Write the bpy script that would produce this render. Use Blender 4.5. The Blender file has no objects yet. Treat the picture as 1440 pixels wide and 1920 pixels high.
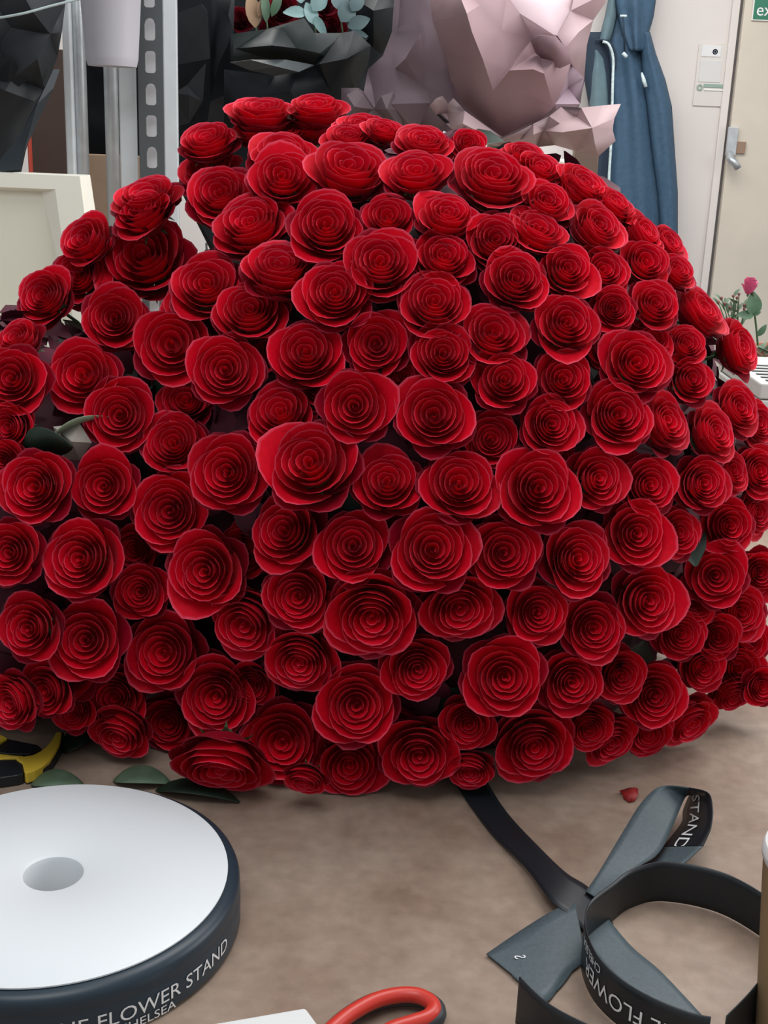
import bpy, bmesh, math, random
from mathutils import Vector, Matrix, noise
from mathutils.geometry import delaunay_2d_cdt
PI = math.pi
SC = bpy.context.scene
C = SC.collection
# ------------------------------------------------------------------ camera
TZ = 0.86                    # height of the work table
F = 2300.0                   # focal length in px of the 1440x1920 frame
PITCH, ROLL = math.radians(17.2), math.radians(2.3)
CAM = Vector((0, 0, TZ + 0.62))
fwd = Vector((0, math.cos(PITCH), -math.sin(PITCH)))
r0 = Vector((1, 0, 0)); u0 = Vector((0, math.sin(PITCH), math.cos(PITCH)))
RT = (r0*math.cos(ROLL) + u0*math.sin(ROLL)).normalized()
UP = (-r0*math.sin(ROLL) + u0*math.cos(ROLL)).normalized()
cd = bpy.data.cameras.new('camera'); cam = bpy.data.objects.new('camera', cd); C.objects.link(cam)
cd.sensor_fit = 'HORIZONTAL'; cd.sensor_width = 36; cd.lens = F/1440*36; cd.clip_start = 0.02
M = Matrix((RT, UP, -fwd)).transposed().to_4x4(); M.translation = CAM
cam.matrix_world = M
SC.camera = cam
# ------------------------------------------------------------------ light
SC.view_settings.view_transform = 'Standard'; SC.view_settings.look = 'None'
SC.view_settings.gamma = 1; SC.view_settings.use_curve_mapping = False
SC.view_settings.exposure = 0.0
w = bpy.data.worlds.new('world'); SC.world = w; w.use_nodes = True
w.node_tree.nodes['Background'].inputs[0].default_value = (0.93, 0.97, 1.0, 1)
w.node_tree.nodes['Background'].inputs[1].default_value = 0.39
def area(name, loc, target, size, power, col=(1, 1, 1), sy=None):
    l = bpy.data.lights.new(name, 'AREA'); l.energy = power; l.color = col; l.size = size
    if sy: l.shape = 'RECTANGLE'; l.size_y = sy
    o = bpy.data.objects.new(name, l); C.objects.link(o); o.location = loc
    o.rotation_euler = (Vector(target) - Vector(loc)).to_track_quat('-Z', 'Y').to_euler()
    return o
area('ceiling_panel_light', (0.8, 1.9, TZ+1.9), (0.2, 1.4, TZ), 1.2, 34, (1, .99, .98), 1.6)
area('ceiling_panel_light', (-0.2, 0.2, TZ+2.0), (0, 1.3, TZ+.2), 1.0, 15, (.97, .99, 1), 1.0)
area('rear_fill_light', (0.2, 3.3, TZ+1.7), (0.2, 3.6, TZ+.2), 2.2, 34, (1, .98, .95), .8)  # added fill lamp that brightens the wall and things at the back
area('window_light', (3.0, 1.6, TZ+1.0), (0.3, 1.4, TZ+.3), 1.4, 27, (1, .98, .98), 1.6)

# ------------------------------------------------------------------ helpers
def ray(px, py):
    return (fwd + RT*((px-720)/F) + UP*((960-py)/F))
def W(px, py, Y):
    d = ray(px, py); return CAM + d*(Y/d.y)
def T(px, py, z=0.0):        # point at height z above the table
    d = ray(px, py); return CAM + d*((TZ+z-CAM.z)/d.z)

def nodes(m):
    m.use_nodes = True; nt = m.node_tree; return nt, nt.nodes, nt.links, nt.nodes['Principled BSDF']
MATS = {}
def mat(name, col, rough=.6, metal=0, noise_s=0, noise_a=.15, bump=0, bscale=60, sheen=0, spec=.5, trans=0, alpha=1, stretch=None):
    if name in MATS: return MATS[name]
    m = bpy.data.materials.new(name); nt, N, L, P = nodes(m); MATS[name] = m
    P.inputs['Base Color'].default_value = (*col, 1); P.inputs['Roughness'].default_value = rough
    P.inputs['Metallic'].default_value = metal; P.inputs['Specular IOR Level'].default_value = spec
    P.inputs['Sheen Weight'].default_value = sheen
    tc = N.new('ShaderNodeTexCoord'); mp = N.new('ShaderNodeMapping'); L.new(tc.outputs['Object'], mp.inputs[0])
    if stretch: mp.inputs['Scale'].default_value = stretch
    if noise_s:
        n = N.new('ShaderNodeTexNoise'); n.inputs['Scale'].default_value = noise_s; n.inputs['Detail'].default_value = 6
        L.new(mp.outputs[0], n.inputs['Vector'])
        r = N.new('ShaderNodeValToRGB'); L.new(n.outputs[0], r.inputs[0])
        r.color_ramp.elements[0].position = .3; r.color_ramp.elements[1].position = .7
        r.color_ramp.elements[0].color = (*[max(0, c*(1-noise_a)) for c in col], 1)
        r.color_ramp.elements[1].color = (*[min(1, c*(1+noise_a)) for c in col], 1)
        L.new(r.outputs[0], P.inputs['Base Color'])
    if bump:
        n = N.new('ShaderNodeTexNoise'); n.inputs['Scale'].default_value = bscale; n.inputs['Detail'].default_value = 4
        L.new(mp.outputs[0], n.inputs['Vector'])
        b = N.new('ShaderNodeBump'); b.inputs['Strength'].default_value = bump; b.inputs['Distance'].default_value = .003
        L.new(n.outputs[0], b.inputs['Height']); L.new(b.outputs[0], P.inputs['Normal'])
    if trans:
        t = N.new('ShaderNodeBsdfTranslucent'); t.inputs[0].default_value = (*col, 1)
        mx = N.new('ShaderNodeMixShader'); mx.inputs[0].default_value = trans
        L.new(P.outputs[0], mx.inputs[1]); L.new(t.outputs[0], mx.inputs[2]); L.new(mx.outputs[0], N['Material Output'].inputs[0])
    return m

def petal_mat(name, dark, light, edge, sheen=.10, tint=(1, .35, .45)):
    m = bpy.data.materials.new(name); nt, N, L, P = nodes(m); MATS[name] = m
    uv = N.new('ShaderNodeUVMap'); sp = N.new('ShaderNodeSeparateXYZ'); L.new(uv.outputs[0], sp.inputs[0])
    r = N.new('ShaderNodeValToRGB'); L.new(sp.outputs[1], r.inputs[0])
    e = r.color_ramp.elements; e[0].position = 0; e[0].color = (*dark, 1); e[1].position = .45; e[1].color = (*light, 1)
    a = e.new(.945); a.color = (*light, 1); b = e.new(.995); b.color = (*edge, 1)  # pale rim: petal's own edge tone plus light caught by thin edges
    tc = N.new('ShaderNodeTexCoord'); n = N.new('ShaderNodeTexNoise'); n.inputs['Scale'].default_value = 7
    L.new(tc.outputs['Object'], n.inputs['Vector'])
    oi = N.new('ShaderNodeObjectInfo')
    hv = N.new('ShaderNodeHueSaturation'); mr = N.new('ShaderNodeMapRange')
    mr.inputs[3].default_value = .80; mr.inputs[4].default_value = 1.12; L.new(oi.outputs['Random'], mr.inputs[0])
    ml = N.new('ShaderNodeMath'); ml.operation = 'MULTIPLY_ADD'; L.new(n.outputs[0], ml.inputs[0]); ml.inputs[1].default_value = .35
    L.new(mr.outputs[0], ml.inputs[2]); sb = N.new('ShaderNodeMath'); sb.operation = 'SUBTRACT'; L.new(ml.outputs[0], sb.inputs[0]); sb.inputs[1].default_value = .17
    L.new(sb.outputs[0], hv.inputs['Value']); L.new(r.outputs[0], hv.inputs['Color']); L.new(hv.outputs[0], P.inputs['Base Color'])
    P.inputs['Roughness'].default_value = .65; P.inputs['Specular IOR Level'].default_value = .12
    P.inputs['Sheen Weight'].default_value = sheen; P.inputs['Sheen Roughness'].default_value = .35
    P.inputs['Sheen Tint'].default_value = (*tint, 1)
    t = N.new('ShaderNodeBsdfTranslucent'); L.new(hv.outputs[0], t.inputs[0])
    mx = N.new('ShaderNodeMixShader'); mx.inputs[0].default_value = .10
    L.new(P.outputs[0], mx.inputs[1]); L.new(t.outputs[0], mx.inputs[2]); L.new(mx.outputs[0], N['Material Output'].inputs[0])
    return m

def tag(o, label=None, cat=None, group=None, kind=None):
    if label: o['label'] = label
    if cat: o['category'] = cat
    if group: o['group'] = group
    if kind: o['kind'] = kind
    return o
def empty(name, loc, label, cat, group=None):
    o = bpy.data.objects.new(name, None); C.objects.link(o); o.location = loc; o.empty_display_size = .02
    return tag(o, label, cat, group)
def link(name, me, m=None, parent=None, smooth=False, world=True):
    """link a mesh given in world coordinates; parented pieces keep their place"""
    if m is not None:
        for x in (m if isinstance(m, (list, tuple)) else [m]): me.materials.append(x)
    if smooth:
        for p in me.polygons: p.use_smooth = True
    o = bpy.data.objects.new(name, me); C.objects.link(o)
    if parent:
        o.parent = parent
        if world:
            p = parent; mw = Matrix.Identity(4)
            while p: mw = p.matrix_basis @ mw; p = p.parent
            me.transform(mw.inverted())
    elif world and len(me.vertices):
        lo = Vector((min(v.co.x for v in me.vertices), min(v.co.y for v in me.vertices), min(v.co.z for v in me.vertices)))
        hi = Vector((max(v.co.x for v in me.vertices), max(v.co.y for v in me.vertices), max(v.co.z for v in me.vertices)))
        c = Vector(((lo.x+hi.x)/2, (lo.y+hi.y)/2, lo.z)); me.transform(Matrix.Translation(-c)); o.location = c
    return o
def pydata(name, vs, fs, m=None, parent=None, smooth=False):
    me = bpy.data.meshes.new(name); me.from_pydata([tuple(v) for v in vs], [], fs); me.update()
    return link(name, me, m, parent, smooth)
def box(name, lo, hi, m, parent=None, bev=.003, rot=None, seg=2):
    bm = bmesh.new(); bmesh.ops.create_cube(bm, size=1)
    s = Vector(hi)-Vector(lo); c = (Vector(hi)+Vector(lo))/2
    bmesh.ops.scale(bm, vec=s, verts=bm.verts)
    if bev: bmesh.ops.bevel(bm, geom=bm.edges[:], offset=bev, segments=seg, affect='EDGES', profile=.5)
    if rot: bmesh.ops.rotate(bm, matrix=rot, verts=bm.verts)
    bmesh.ops.translate(bm, vec=c, verts=bm.verts)
    me = bpy.data.meshes.new(name); bm.to_mesh(me); bm.free()
    return link(name, me, m, parent)
def tube_data(pts, rad, n=10, flat=None, closed=False):
    """swept tube; rad number or list; flat=(a,b) section half-axes multipliers"""
    pts = [Vector(p) for p in pts]; N = len(pts); vs = []; fs = []
    up = Vector((0, 0, 1))
    for i, p in enumerate(pts):
        a = pts[(i-1) % N] if (i or closed) else p; b = pts[(i+1) % N] if (i < N-1 or closed) else p
        t = (b-a).normalized(); s = t.cross(up)
        if s.length < 1e-3: s = t.cross(Vector((0, 1, 0)))
        s.normalize(); q = s.cross(t).normalized(); r = rad[i] if isinstance(rad, (list, tuple)) else rad
        fa, fb = flat or (1, 1)
        for k in range(n):
            an = 2*PI*k/n; vs.append(p + s*math.cos(an)*r*fa + q*math.sin(an)*r*fb)
    for i in range(N if closed else N-1):
        j = (i+1) % N
        for k in range(n):
            l = (k+1) % n; fs.append((i*n+k, i*n+l, j*n+l, j*n+k))
    if not closed: fs.append(tuple(range(n-1, -1, -1))); fs.append(tuple(range((N-1)*n, N*n)))
    return vs, fs
def tube(name, pts, rad, m, parent=None, n=10, flat=None, closed=False):
    vs, fs = tube_data(pts, rad, n, flat, closed); return pydata(name, vs, fs, m, parent, True)
def lathe(name, c, prof, m, parent=None, n=64, smooth=True, ax=None):
    """prof: list of (r,z) around vertical axis through c"""
    vs = []; fs = []; P = len(prof)
    for (r, z) in prof:
        for k in range(n):
            a = 2*PI*k/n; vs.append(Vector((r*math.cos(a), r*math.sin(a), z)))
    for i in range(P-1):
        for k in range(n):
            l = (k+1) % n; fs.append((i*n+k, i*n+l, (i+1)*n+l, (i+1)*n+k))
    if ax: vs = [ax @ v for v in vs]
    o = pydata(name, [v+Vector(c) for v in vs], fs, m, parent, False)
    if smooth:
        for p in o.data.polygons: p.use_smooth = True
        try: o.data.set_sharp_from_angle(angle=math.radians(35))
        except Exception: pass
    return o
def catmull(ps, n):
    ps = [Vector(p) for p in ps]; out = []
    for i in range(len(ps)-1):
        a = ps[max(0, i-1)]; b = ps[i]; c = ps[i+1]; d = ps[min(len(ps)-1, i+2)]
        for k in range(n):
            t = k/n; out.append(.5*((2*b)+(c-a)*t+(2*a-5*b+4*c-d)*t*t+(3*b-a-3*c+d)*t**3))
    out.append(ps[-1]); return out
def text_geo(s, size=1.0):
    cu = bpy.data.curves.new('t', 'FONT'); cu.body = s; cu.size = size; cu.resolution_u = 3
    o = bpy.data.objects.new('t', cu); C.objects.link(o)
    dg = bpy.context.evaluated_depsgraph_get(); me = bpy.data.meshes.new_from_object(o.evaluated_get(dg))
    vs = [v.co.copy() for v in me.vertices]; fs = [tuple(p.vertices) for p in me.polygons]
    bpy.data.objects.remove(o); bpy.data.curves.remove(cu); bpy.data.meshes.remove(me)
    x1 = max(v.x for v in vs); x0 = min(v.x for v in vs)
    return vs, fs, x0, x1
def sheet(name, outline, inner, m, parent=None, jit=0, step=0, seed=1, thick=.0008, sub=0, flat=True, fold=0, crisp=False):
    """a piece of wrapping paper: outline and ridge points (px,py,Y) joined into a creased surface"""
    rnd = random.Random(seed); pts = [(p[0], p[1], p[2]) for p in outline]; n = len(pts)
    poly = [Vector((p[0], p[1])) for p in pts]
    def inside(x, y):
        c = False; j = n-1
        for i in range(n):
            a, b = poly[i], poly[j]
            if (a.y > y) != (b.y > y) and x < (b.x-a.x)*(y-a.y)/(b.y-a.y)+a.x: c = not c
            j = i
        return c
    base = pts[:] + [tuple(q) for q in inner]; ext = [tuple(q) for q in inner]
    if step:
        x0, x1 = min(p.x for p in poly), max(p.x for p in poly); y0, y1 = min(p.y for p in poly), max(p.y for p in poly)
        y = y0+step/2
        while y < y1:
            x = x0+step/2
            while x < x1:
                X = x+rnd.uniform(-.4, .4)*step; Yy = y+rnd.uniform(-.4, .4)*step
                if inside(X, Yy) and min((Vector((X, Yy))-Vector(q[:2])).length for q in base) > step*.45:
                    ws = 0; s = 0
                    for q in base:
                        d = ((X-q[0])**2+(Yy-q[1])**2)+30; ws += 1/d**1.5; s += q[2]/d**1.5
                    ext.append((X, Yy, s/ws+rnd.uniform(-jit, jit)))
                x += step
            y += step
    allp = pts+ext
    co = [Vector((p[0], p[1])) for p in allp]
    v2, e2, f2, ov, oe, of = delaunay_2d_cdt(co, [(i, (i+1) % n) for i in range(n)], [], 1, 1e-5)
    vs = []
    for i, v in enumerate(v2):
        if ov[i]: p = allp[ov[i][0]]
        else: p = (v.x, v.y, allp[0][2])
        vs.append(W(p[0], p[1], p[2]))
    o = pydata(name, vs, [tuple(f) for f in f2], m, parent, crisp or not flat)
    if crisp: o.data.set_sharp_from_angle(angle=math.radians(42))
    if sub:
        s = o.modifiers.new('s', 'SUBSURF'); s.levels = s.render_levels = sub; s.boundary_smooth = 'PRESERVE_CORNERS'
    so = o.modifiers.new('t', 'SOLIDIFY'); so.thickness = thick; so.offset = 0
    return o
ORD = ['zeroth', 'first', 'second', 'third', 'fourth', 'fifth', 'sixth', 'seventh', 'eighth', 'ninth', 'tenth', 'eleventh', 'twelfth', 'thirteenth', 'fourteenth', 'fifteenth', 'sixteenth', 'seventeenth', 'eighteenth', 'nineteenth', 'twentieth']

# materials
M_wall = mat('wall_paint', (.74, .69, .665), .8, noise_s=3, noise_a=.03, bump=.05)
M_door = mat('door_paint', (.66, .60, .51), .65, noise_s=5, noise_a=.06, bump=.05)
M_floor = mat('floor_grey', (.22, .2, .19), .8, noise_s=5)
M_steel = mat('galvanised_steel', (.55, .58, .60), .42, .6, noise_s=30, noise_a=.12)
M_white_steel = mat('pale_painted_steel', (.66, .70, .72), .5, .1, noise_s=25, noise_a=.05)
M_dark_steel = mat('dark_steel', (.09, .1, .105), .55, .2)
M_black_paper = mat('black_paper', (.008, .011, .014), .55, spec=.25, noise_s=8, noise_a=.3, bump=.15, bscale=25)
M_grey_paper = mat('charcoal_paper', (.022, .025, .029), .55, spec=.3, noise_s=8, noise_a=.2)
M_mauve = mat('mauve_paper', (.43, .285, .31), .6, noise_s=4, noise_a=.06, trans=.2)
M_mauve_dim = mat('shaded_mauve_paper', (.19, .135, .16), .6, noise_s=4, noise_a=.08, trans=.1)  # mauve paper with the shade of the left side put into its colour
M_mauve_lit = mat('lit_mauve_paper', (.72, .56, .60), .6, trans=.2)  # mauve paper with the glare at top right put into its colour
M_cream = mat('cream_plastic', (.93, .91, .80), .45, noise_s=6, noise_a=.03)
M_bucket = mat('pale_grey_plastic', (.52, .51, .56), .4, trans=.1)
M_card = mat('brown_cardboard', (.36, .25, .17), .8, noise_s=20, noise_a=.1)
M_orange = mat('red_orange_plastic', (.55, .08, .05), .5)
M_navy = mat('navy_fabric', (.045, .098, .165), .75, noise_s=60, noise_a=.12, bump=.2, bscale=200)
M_navy2 = mat('dark_navy_fabric', (.02, .035, .06), .8)
M_teal = mat('grey_teal_fabric', (.12, .19, .22), .75, noise_s=30, noise_a=.1)
M_zip = mat('silver_tape', (.62, .74, .76), .4, noise_s=90, noise_a=.25)
M_leaf = mat('green_leaf', (.05, .12, .06), .5, noise_s=30, noise_a=.3)
M_leaf_d = mat('dark_leaf', (.012, .03, .018), .5, noise_s=30, noise_a=.4)
M_leaf_g = mat('grey_green_leaf', (.12, .19, .12), .5, noise_s=40, noise_a=.25)
M_euca = mat('eucalyptus_leaf', (.22, .36, .36), .6, noise_s=30, noise_a=.2)
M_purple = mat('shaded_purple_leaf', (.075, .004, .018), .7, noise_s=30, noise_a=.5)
M_stem = mat('green_stem', (.06, .12, .05), .6)
M_white = mat('white_plastic', (.80, .84, .87), .4)
M_text = mat('white_print', (.85, .87, .88), .5)
M_rib = mat('black_satin', (.010, .014, .018), .42, noise_s=400, noise_a=.2, stretch=(1, 1, 1))
M_ribback = mat('slate_satin_back', (.075, .105, .12), .5, noise_s=300, noise_a=.12)
M_spool = mat('navy_black_satin', (.016, .032, .048), .38)
M_paperw = mat('white_card', (.78, .79, .78), .6)
M_red = mat('scissor_red', (.62, .045, .03), .35)
M_grip = mat('dark_grey_grip', (.035, .038, .045), .45)
M_yellow = mat('yellow_plastic', (.72, .50, .05), .35)
M_blackp = mat('black_rubber', (.012, .014, .018), .45)
M_cup = mat('tan_cup_paper', (.33, .22, .11), .7, noise_s=10, noise_a=.1)
M_cupw = mat('white_cup_rim', (.85, .85, .84), .35)
M_green = mat('sign_green', (.03, .20, .12), .4)
M_blue = mat('badge_blue', (.12, .15, .28), .5)
M_news = mat('newsprint', (.62, .62, .6), .8)
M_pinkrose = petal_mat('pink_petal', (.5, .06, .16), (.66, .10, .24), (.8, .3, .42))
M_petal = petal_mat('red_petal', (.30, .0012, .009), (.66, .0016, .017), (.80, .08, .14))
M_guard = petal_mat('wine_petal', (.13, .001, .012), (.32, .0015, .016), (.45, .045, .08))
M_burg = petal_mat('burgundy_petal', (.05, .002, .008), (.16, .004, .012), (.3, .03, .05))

# ------------------------------------------------------------------ structure
fl = box('floor', (-4, -1.5, -.05), (4, 4.7, 0), M_floor, None, 0); tag(fl, kind='structure')
wl = box('wall_back', (-4, 4.5, 0), (4, 4.65, 2.9), M_wall, None, 0); tag(wl, kind='structure')

# table top : board with kraft-brown surface
def table_mat():
    m = bpy.data.materials.new('brown_table_board'); nt, N, L, P = nodes(m)
    tc = N.new('ShaderNodeTexCoord')
    n1 = N.new('ShaderNodeTexNoise'); n1.inputs['Scale'].default_value = 7; n1.inputs['Detail'].default_value = 8; n1.inputs['Roughness'].default_value = .65
    n2 = N.new('ShaderNodeTexNoise'); n2.inputs['Scale'].default_value = 70; n2.inputs['Detail'].default_value = 3
    L.new(tc.outputs['Object'], n1.inputs[0]); L.new(tc.outputs['Object'], n2.inputs[0])
    r = N.new('ShaderNodeValToRGB'); L.new(n1.outputs[0], r.inputs[0])
    r.color_ramp.elements[0].position = .32; r.color_ramp.elements[0].color = (.235, .155, .112, 1)
    r.color_ramp.elements[1].position = .68; r.color_ramp.elements[1].color = (.40, .31, .245, 1)
    mx = N.new('ShaderNodeMix'); mx.data_type = 'RGBA'; mx.blend_type = 'OVERLAY'; mx.inputs[0].default_value = .25
    L.new(r.outputs[0], mx.inputs[6]); L.new(n2.outputs[0], mx.inputs[7]); L.new(mx.outputs[2], P.inputs['Base Color'])
    P.inputs['Roughness'].default_value = .5; P.inputs['Specular IOR Level'].default_value = .4
    b = N.new('ShaderNodeBump'); b.inputs['Strength'].default_value = .08; b.inputs['Distance'].default_value = .002
    L.new(n1.outputs[0], b.inputs['Height']); L.new(b.outputs[0], P.inputs['Normal']); return m
tb = empty('work_table', (0, 1.2, 0), 'wide brown work table under the rose dome and ribbons', 'table')
box('table_top', (-1.7, .35, TZ-.035), (1.7, 3.3, TZ), table_mat(), tb, .004)
for sx in (-1.6, 1.6):
    for sy in (.45, 3.2):
        box('leg', (sx-.03, sy-.03, 0), (sx+.03, sy+.03, TZ-.035), M_steel, tb, .003)

# door in the back wall
DX = W(1355, 300, 4.5000).x
dr = tag(bpy.data.objects.new('door_1', None), 'cream painted door with metal latch right of the jacket', 'door', kind='structure'); C.objects.link(dr); dr.location = (DX+.45, 4.4800, 0)
box('door_leaf', (DX+.006, 4.4650, 0.01), (DX+.9, 4.4990, 2.4), M_door, dr, .003)
box('door_gap', (DX-.004, 4.4920, 0), (DX+.006, 4.5000, 2.4), mat('gap_shadow', (.12, .11, .11), .9), dr, 0)  # solid dark strip painted as the shadow in the door gap
box('door_frame', (DX-.03, 4.4850, 0), (DX-.004, 4.5000, 2.4), M_wall, dr, .002)
def wp(px, py, Y=4.4600): return W(px, py, Y)
# latch
a = wp(1366, 238); b = wp(1378, 292)
lpl = box('latch_plate', (a.x, 4.4500, b.z), (b.x, 4.4660, a.z), M_steel, dr, .002)
a = wp(1378, 265); b = wp(1396, 288)
box('latch_keep', (a.x, 4.4550, b.z), (b.x, 4.4660, a.z), mat('worn_brass_wood', (.30, .19, .13), .5), dr, .001)
tube('latch_handle', [wp(1368, 288, 4.4500), wp(1370, 298, 4.4200), wp(1378, 306, 4.4100), wp(1384, 316, 4.4100)], [.012, .014, .013, .012], M_steel, lpl)
# paper notices beside door
def plaque(name, x0, y0, x1, y1, Y, m, parent=None, t=.003, bev=.0008):
    a = W(x0, y0, Y); b = W(x1, y1, Y)
    return box(name, (a.x, Y, b.z), (b.x, Y+t, a.z), m, parent, bev)
nt_ = empty('wall_notice', W(1335, 210, 4.4950), 'faded paper notice with blue badge and green strip beside door', 'notice')
plaque('paper', 1311, 82, 1352, 200, 4.4950, mat('faded_paper', (.70, .66, .63), .8), nt_)
plaque('upper_slip', 1317, 85, 1351, 107, 4.4930, mat('slip_white', (.76, .76, .77), .6), nt_, .002)
ob = lathe('blue_badge', W(1341, 97, 4.4925), [(0, -.0005), (.009, -.0005), (.009, .0005)], M_blue, nt_, 20, True, Matrix.Rotation(PI/2, 3, 'X'))
lathe('badge_ring', W(1341, 97, 4.4920), [(.0035, -.0006), (.0055, -.0006), (.0055, .0006)], mat('badge_grey', (.35, .4, .5), .5), ob, 20, True, Matrix.Rotation(PI/2, 3, 'X'))
plaque('middle_slip', 1314, 112, 1350, 155, 4.4930, mat('slip_grey', (.68, .67, .66), .7), nt_, .002)
plaque('green_strip', 1320, 157, 1358, 165, 4.4920, mat('faded_green', (.28, .40, .34), .6), nt_, .002)
plaque('white_strip', 1320, 166, 1357, 171, 4.4920, mat('strip_white', (.80, .82, .76), .6), nt_, .002)
lathe('green_ring', W(1312, 164, 4.4920), [(.005, 0), (.010, 0), (.010, .001)], mat('faded_green', (.28, .40, .34), .6), nt_, 20, True, Matrix.Rotation(PI/2, 3, 'X'))
sl = plaque('paper_note', 1352, 82, 1366, 132, 4.4960, mat('yellowed_paper', (.62, .58, .48), .8)); tag(sl, 'small yellowed slip stuck right of the faded notice', 'note')
# exit sign
sg = empty('exit_sign', W(1440, 36, 4.4500), 'green sign with white Fire exit lettering on the door', 'sign')
a = W(1411, 36, 4.4600); SWD, SHT = .26, .125
box('sign_border', (a.x-.004, 4.4580, a.z-.004), (a.x+SWD+.004, 4.4640, a.z+SHT+.004), M_cupw, sg, .001)
spn = box('sign_panel', (a.x, 4.4560, a.z), (a.x+SWD, 4.4620, a.z+SHT), M_green, sg, .001)
for s, oz in (('Fire', .064), ('exit', .012)):
    vs, fs, x0, x1 = text_geo(s, .056)
    pydata('lettering', [Vector((a.x+.010+v.x-x0, 4.4552, a.z+oz+v.y)) for v in vs], fs, M_text, spn)

# ------------------------------------------------------------------ roses
def petal_mesh(name, R, phi, hw, zt, zb, rb, curl, tip, seed, nu=8, nv=6, wav=.02, cone=.5, spiral=.05):
    rnd = random.Random(seed); p1, p2, p3 = rnd.uniform(0, 6.3), rnd.uniform(0, 6.3), rnd.uniform(-.25, .25)
    vs = []; fs = []; uv = []
    for j in range(nv+1):
        v = j/nv
        for i in range(nu+1):
            u = -1+2*i/nu
            edge = 1-.22*abs(u)**2.6
            vv = v*edge
            a = phi+u*hw*(.5+.5*math.sin(PI/2*min(1, v*1.7)))
            t = max(0, 1-abs(u-p3)/(1+abs(p3)))
            Rr = R*(1+spiral*u+wav*1.2*math.sin(2.3*u+p1)*v)
            s = math.sin(vv*PI/2); co = 1-math.cos(vv*PI/2)
            r = rb+(Rr-rb)*(s*(1-cone)+vv*cone)
            z = zb+(zt-zb)*(co*(1-cone)+vv*cone)
            k = max(0, (vv-.62)/.38); k2 = k*k
            r += curl*k2*(.65+.75*t); z -= curl*k2*k*(.85)
            r += tip*k2*max(0, t)**1.5
            z += wav*math.sin(3.1*u+p2)*v*v
            vs.append((r*math.cos(a), r*math.sin(a), z)); uv.append((i/nu, v))
    for j in range(nv):
        for i in range(nu):
            q = j*(nu+1)+i; fs.append((q, q+1, q+nu+2, q+nu+1))
    return vs, fs, uv
def mk_mesh(name, parts, m):
    vs = []; fs = []; uv = []
    for a, b, c in parts:
        o = len(vs); vs += a; fs += [tuple(i+o for i in f) for f in b]; uv += c
    me = bpy.data.meshes.new(name); me.from_pydata(vs, [], fs)
    l = me.uv_layers.new(name='UVMap')
    for p in me.polygons:
        p.use_smooth = True
        for li in p.loop_indices: l.data[li].uv = uv[me.loops[li].vertex_index]
    me.materials.append(m); me.update(); return me
def rose_variant(seed, open_=1.0, NP=13, NH=6, petalm=None, guardm=None, depth=1.0):
    petalm = petalm or M_petal; guardm = guardm or M_guard
    rnd = random.Random(seed); parts = []; heart = []
    ang = rnd.uniform(0, 6.28); tot = NH+NP
    for k in range(tot):
        f = k/(tot-1); out = max(0, (f-.66)/.34)
        R = (.05+.79*f**(.92*open_))*(1+rnd.uniform(-.03, .03)); ang += math.radians(137.5+rnd.uniform(-16, 16))
        hw = math.radians(104-36*f+rnd.uniform(-5, 5))
        # bowl shaped top: centre sunk, crest in the middle, outer rims lower
        crest = .5
        zt = -.20*max(0, (crest-f)/crest)**1.2 - .26*max(0, (f-crest)/(1-crest))**1.5 + rnd.uniform(-.02, .02)
        zb = zt-.50-.30*f
        curl = .018+.030*f+.068*out
        tip = (.03*f+.10*out)*rnd.uniform(.4, 1.4)
        d = petal_mesh('petal', R, ang, hw, zt, zb, max(.03, R*(.62-.12*f)), curl, tip, seed*100+k, wav=.012+.018*f, cone=.12+.22*out, spiral=.10 if f < .5 else .07, nu=9 if f > .3 else 8, nv=5)
        if k < NH: heart.append(d)
        else: parts.append(('petal', mk_mesh('petal', [d], petalm)))
    fl_ = [(0, 0, -.60)]+[(.42*math.cos(a*PI/6), .42*math.sin(a*PI/6), -.60) for a in range(12)]
    heart.append((fl_, [(0, a+1, (a+1) % 12+1) for a in range(12)], [(0, 0)]*13))
    parts.insert(0, ('heart', mk_mesh('heart', heart, petalm)))
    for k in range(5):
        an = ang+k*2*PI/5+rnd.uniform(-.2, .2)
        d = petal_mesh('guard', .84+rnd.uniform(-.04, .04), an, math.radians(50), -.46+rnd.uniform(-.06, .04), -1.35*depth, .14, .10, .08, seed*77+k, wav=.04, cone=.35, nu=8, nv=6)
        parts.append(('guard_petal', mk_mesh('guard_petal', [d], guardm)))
    # calyx with sepals, and stem
    cv = []; cf = []
    prof = [(.05, -1.55*depth), (.13, -1.48*depth), (.16, -1.38*depth), (.12, -1.30*depth)]
    for r, z in prof:
        for k in range(8): cv.append((r*math.cos(k*PI/4), r*math.sin(k*PI/4), z))
    for i in range(3):
        for k in range(8): cf.append((i*8+k, i*8+(k+1) % 8, (i+1)*8+(k+1) % 8, (i+1)*8+k))
    for k in range(5):
        a = k*2*PI/5; o = len(cv); dx, dy = math.cos(a), math.sin(a)
        for (r, z, wd) in ((.13, -1.36, .07), (.32, -1.2, .08), (.5, -1.25, .04), (.62, -1.38, .0)):
            cv += [(dx*r-dy*wd, dy*r+dx*wd, z*depth), (dx*r+dy*wd, dy*r-dx*wd, z*depth)]
        for i in range(3): cf.append((o+2*i, o+2*i+1, o+2*i+3, o+2*i+2))
    me = bpy.data.meshes.new('calyx'); me.from_pydata(cv, [], cf); me.materials.append(M_stem); parts.append(('calyx', me))
    sv, sf = tube_data([(0, 0, -1.5*depth), (.02, 0, -2.1), (0, .03, -2.8)], .055, 6)
    me = bpy.data.meshes.new('stem'); me.from_pydata([tuple(v) for v in sv], [], sf); me.materials.append(M_stem); parts.append(('stem', me))
    return parts
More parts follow.
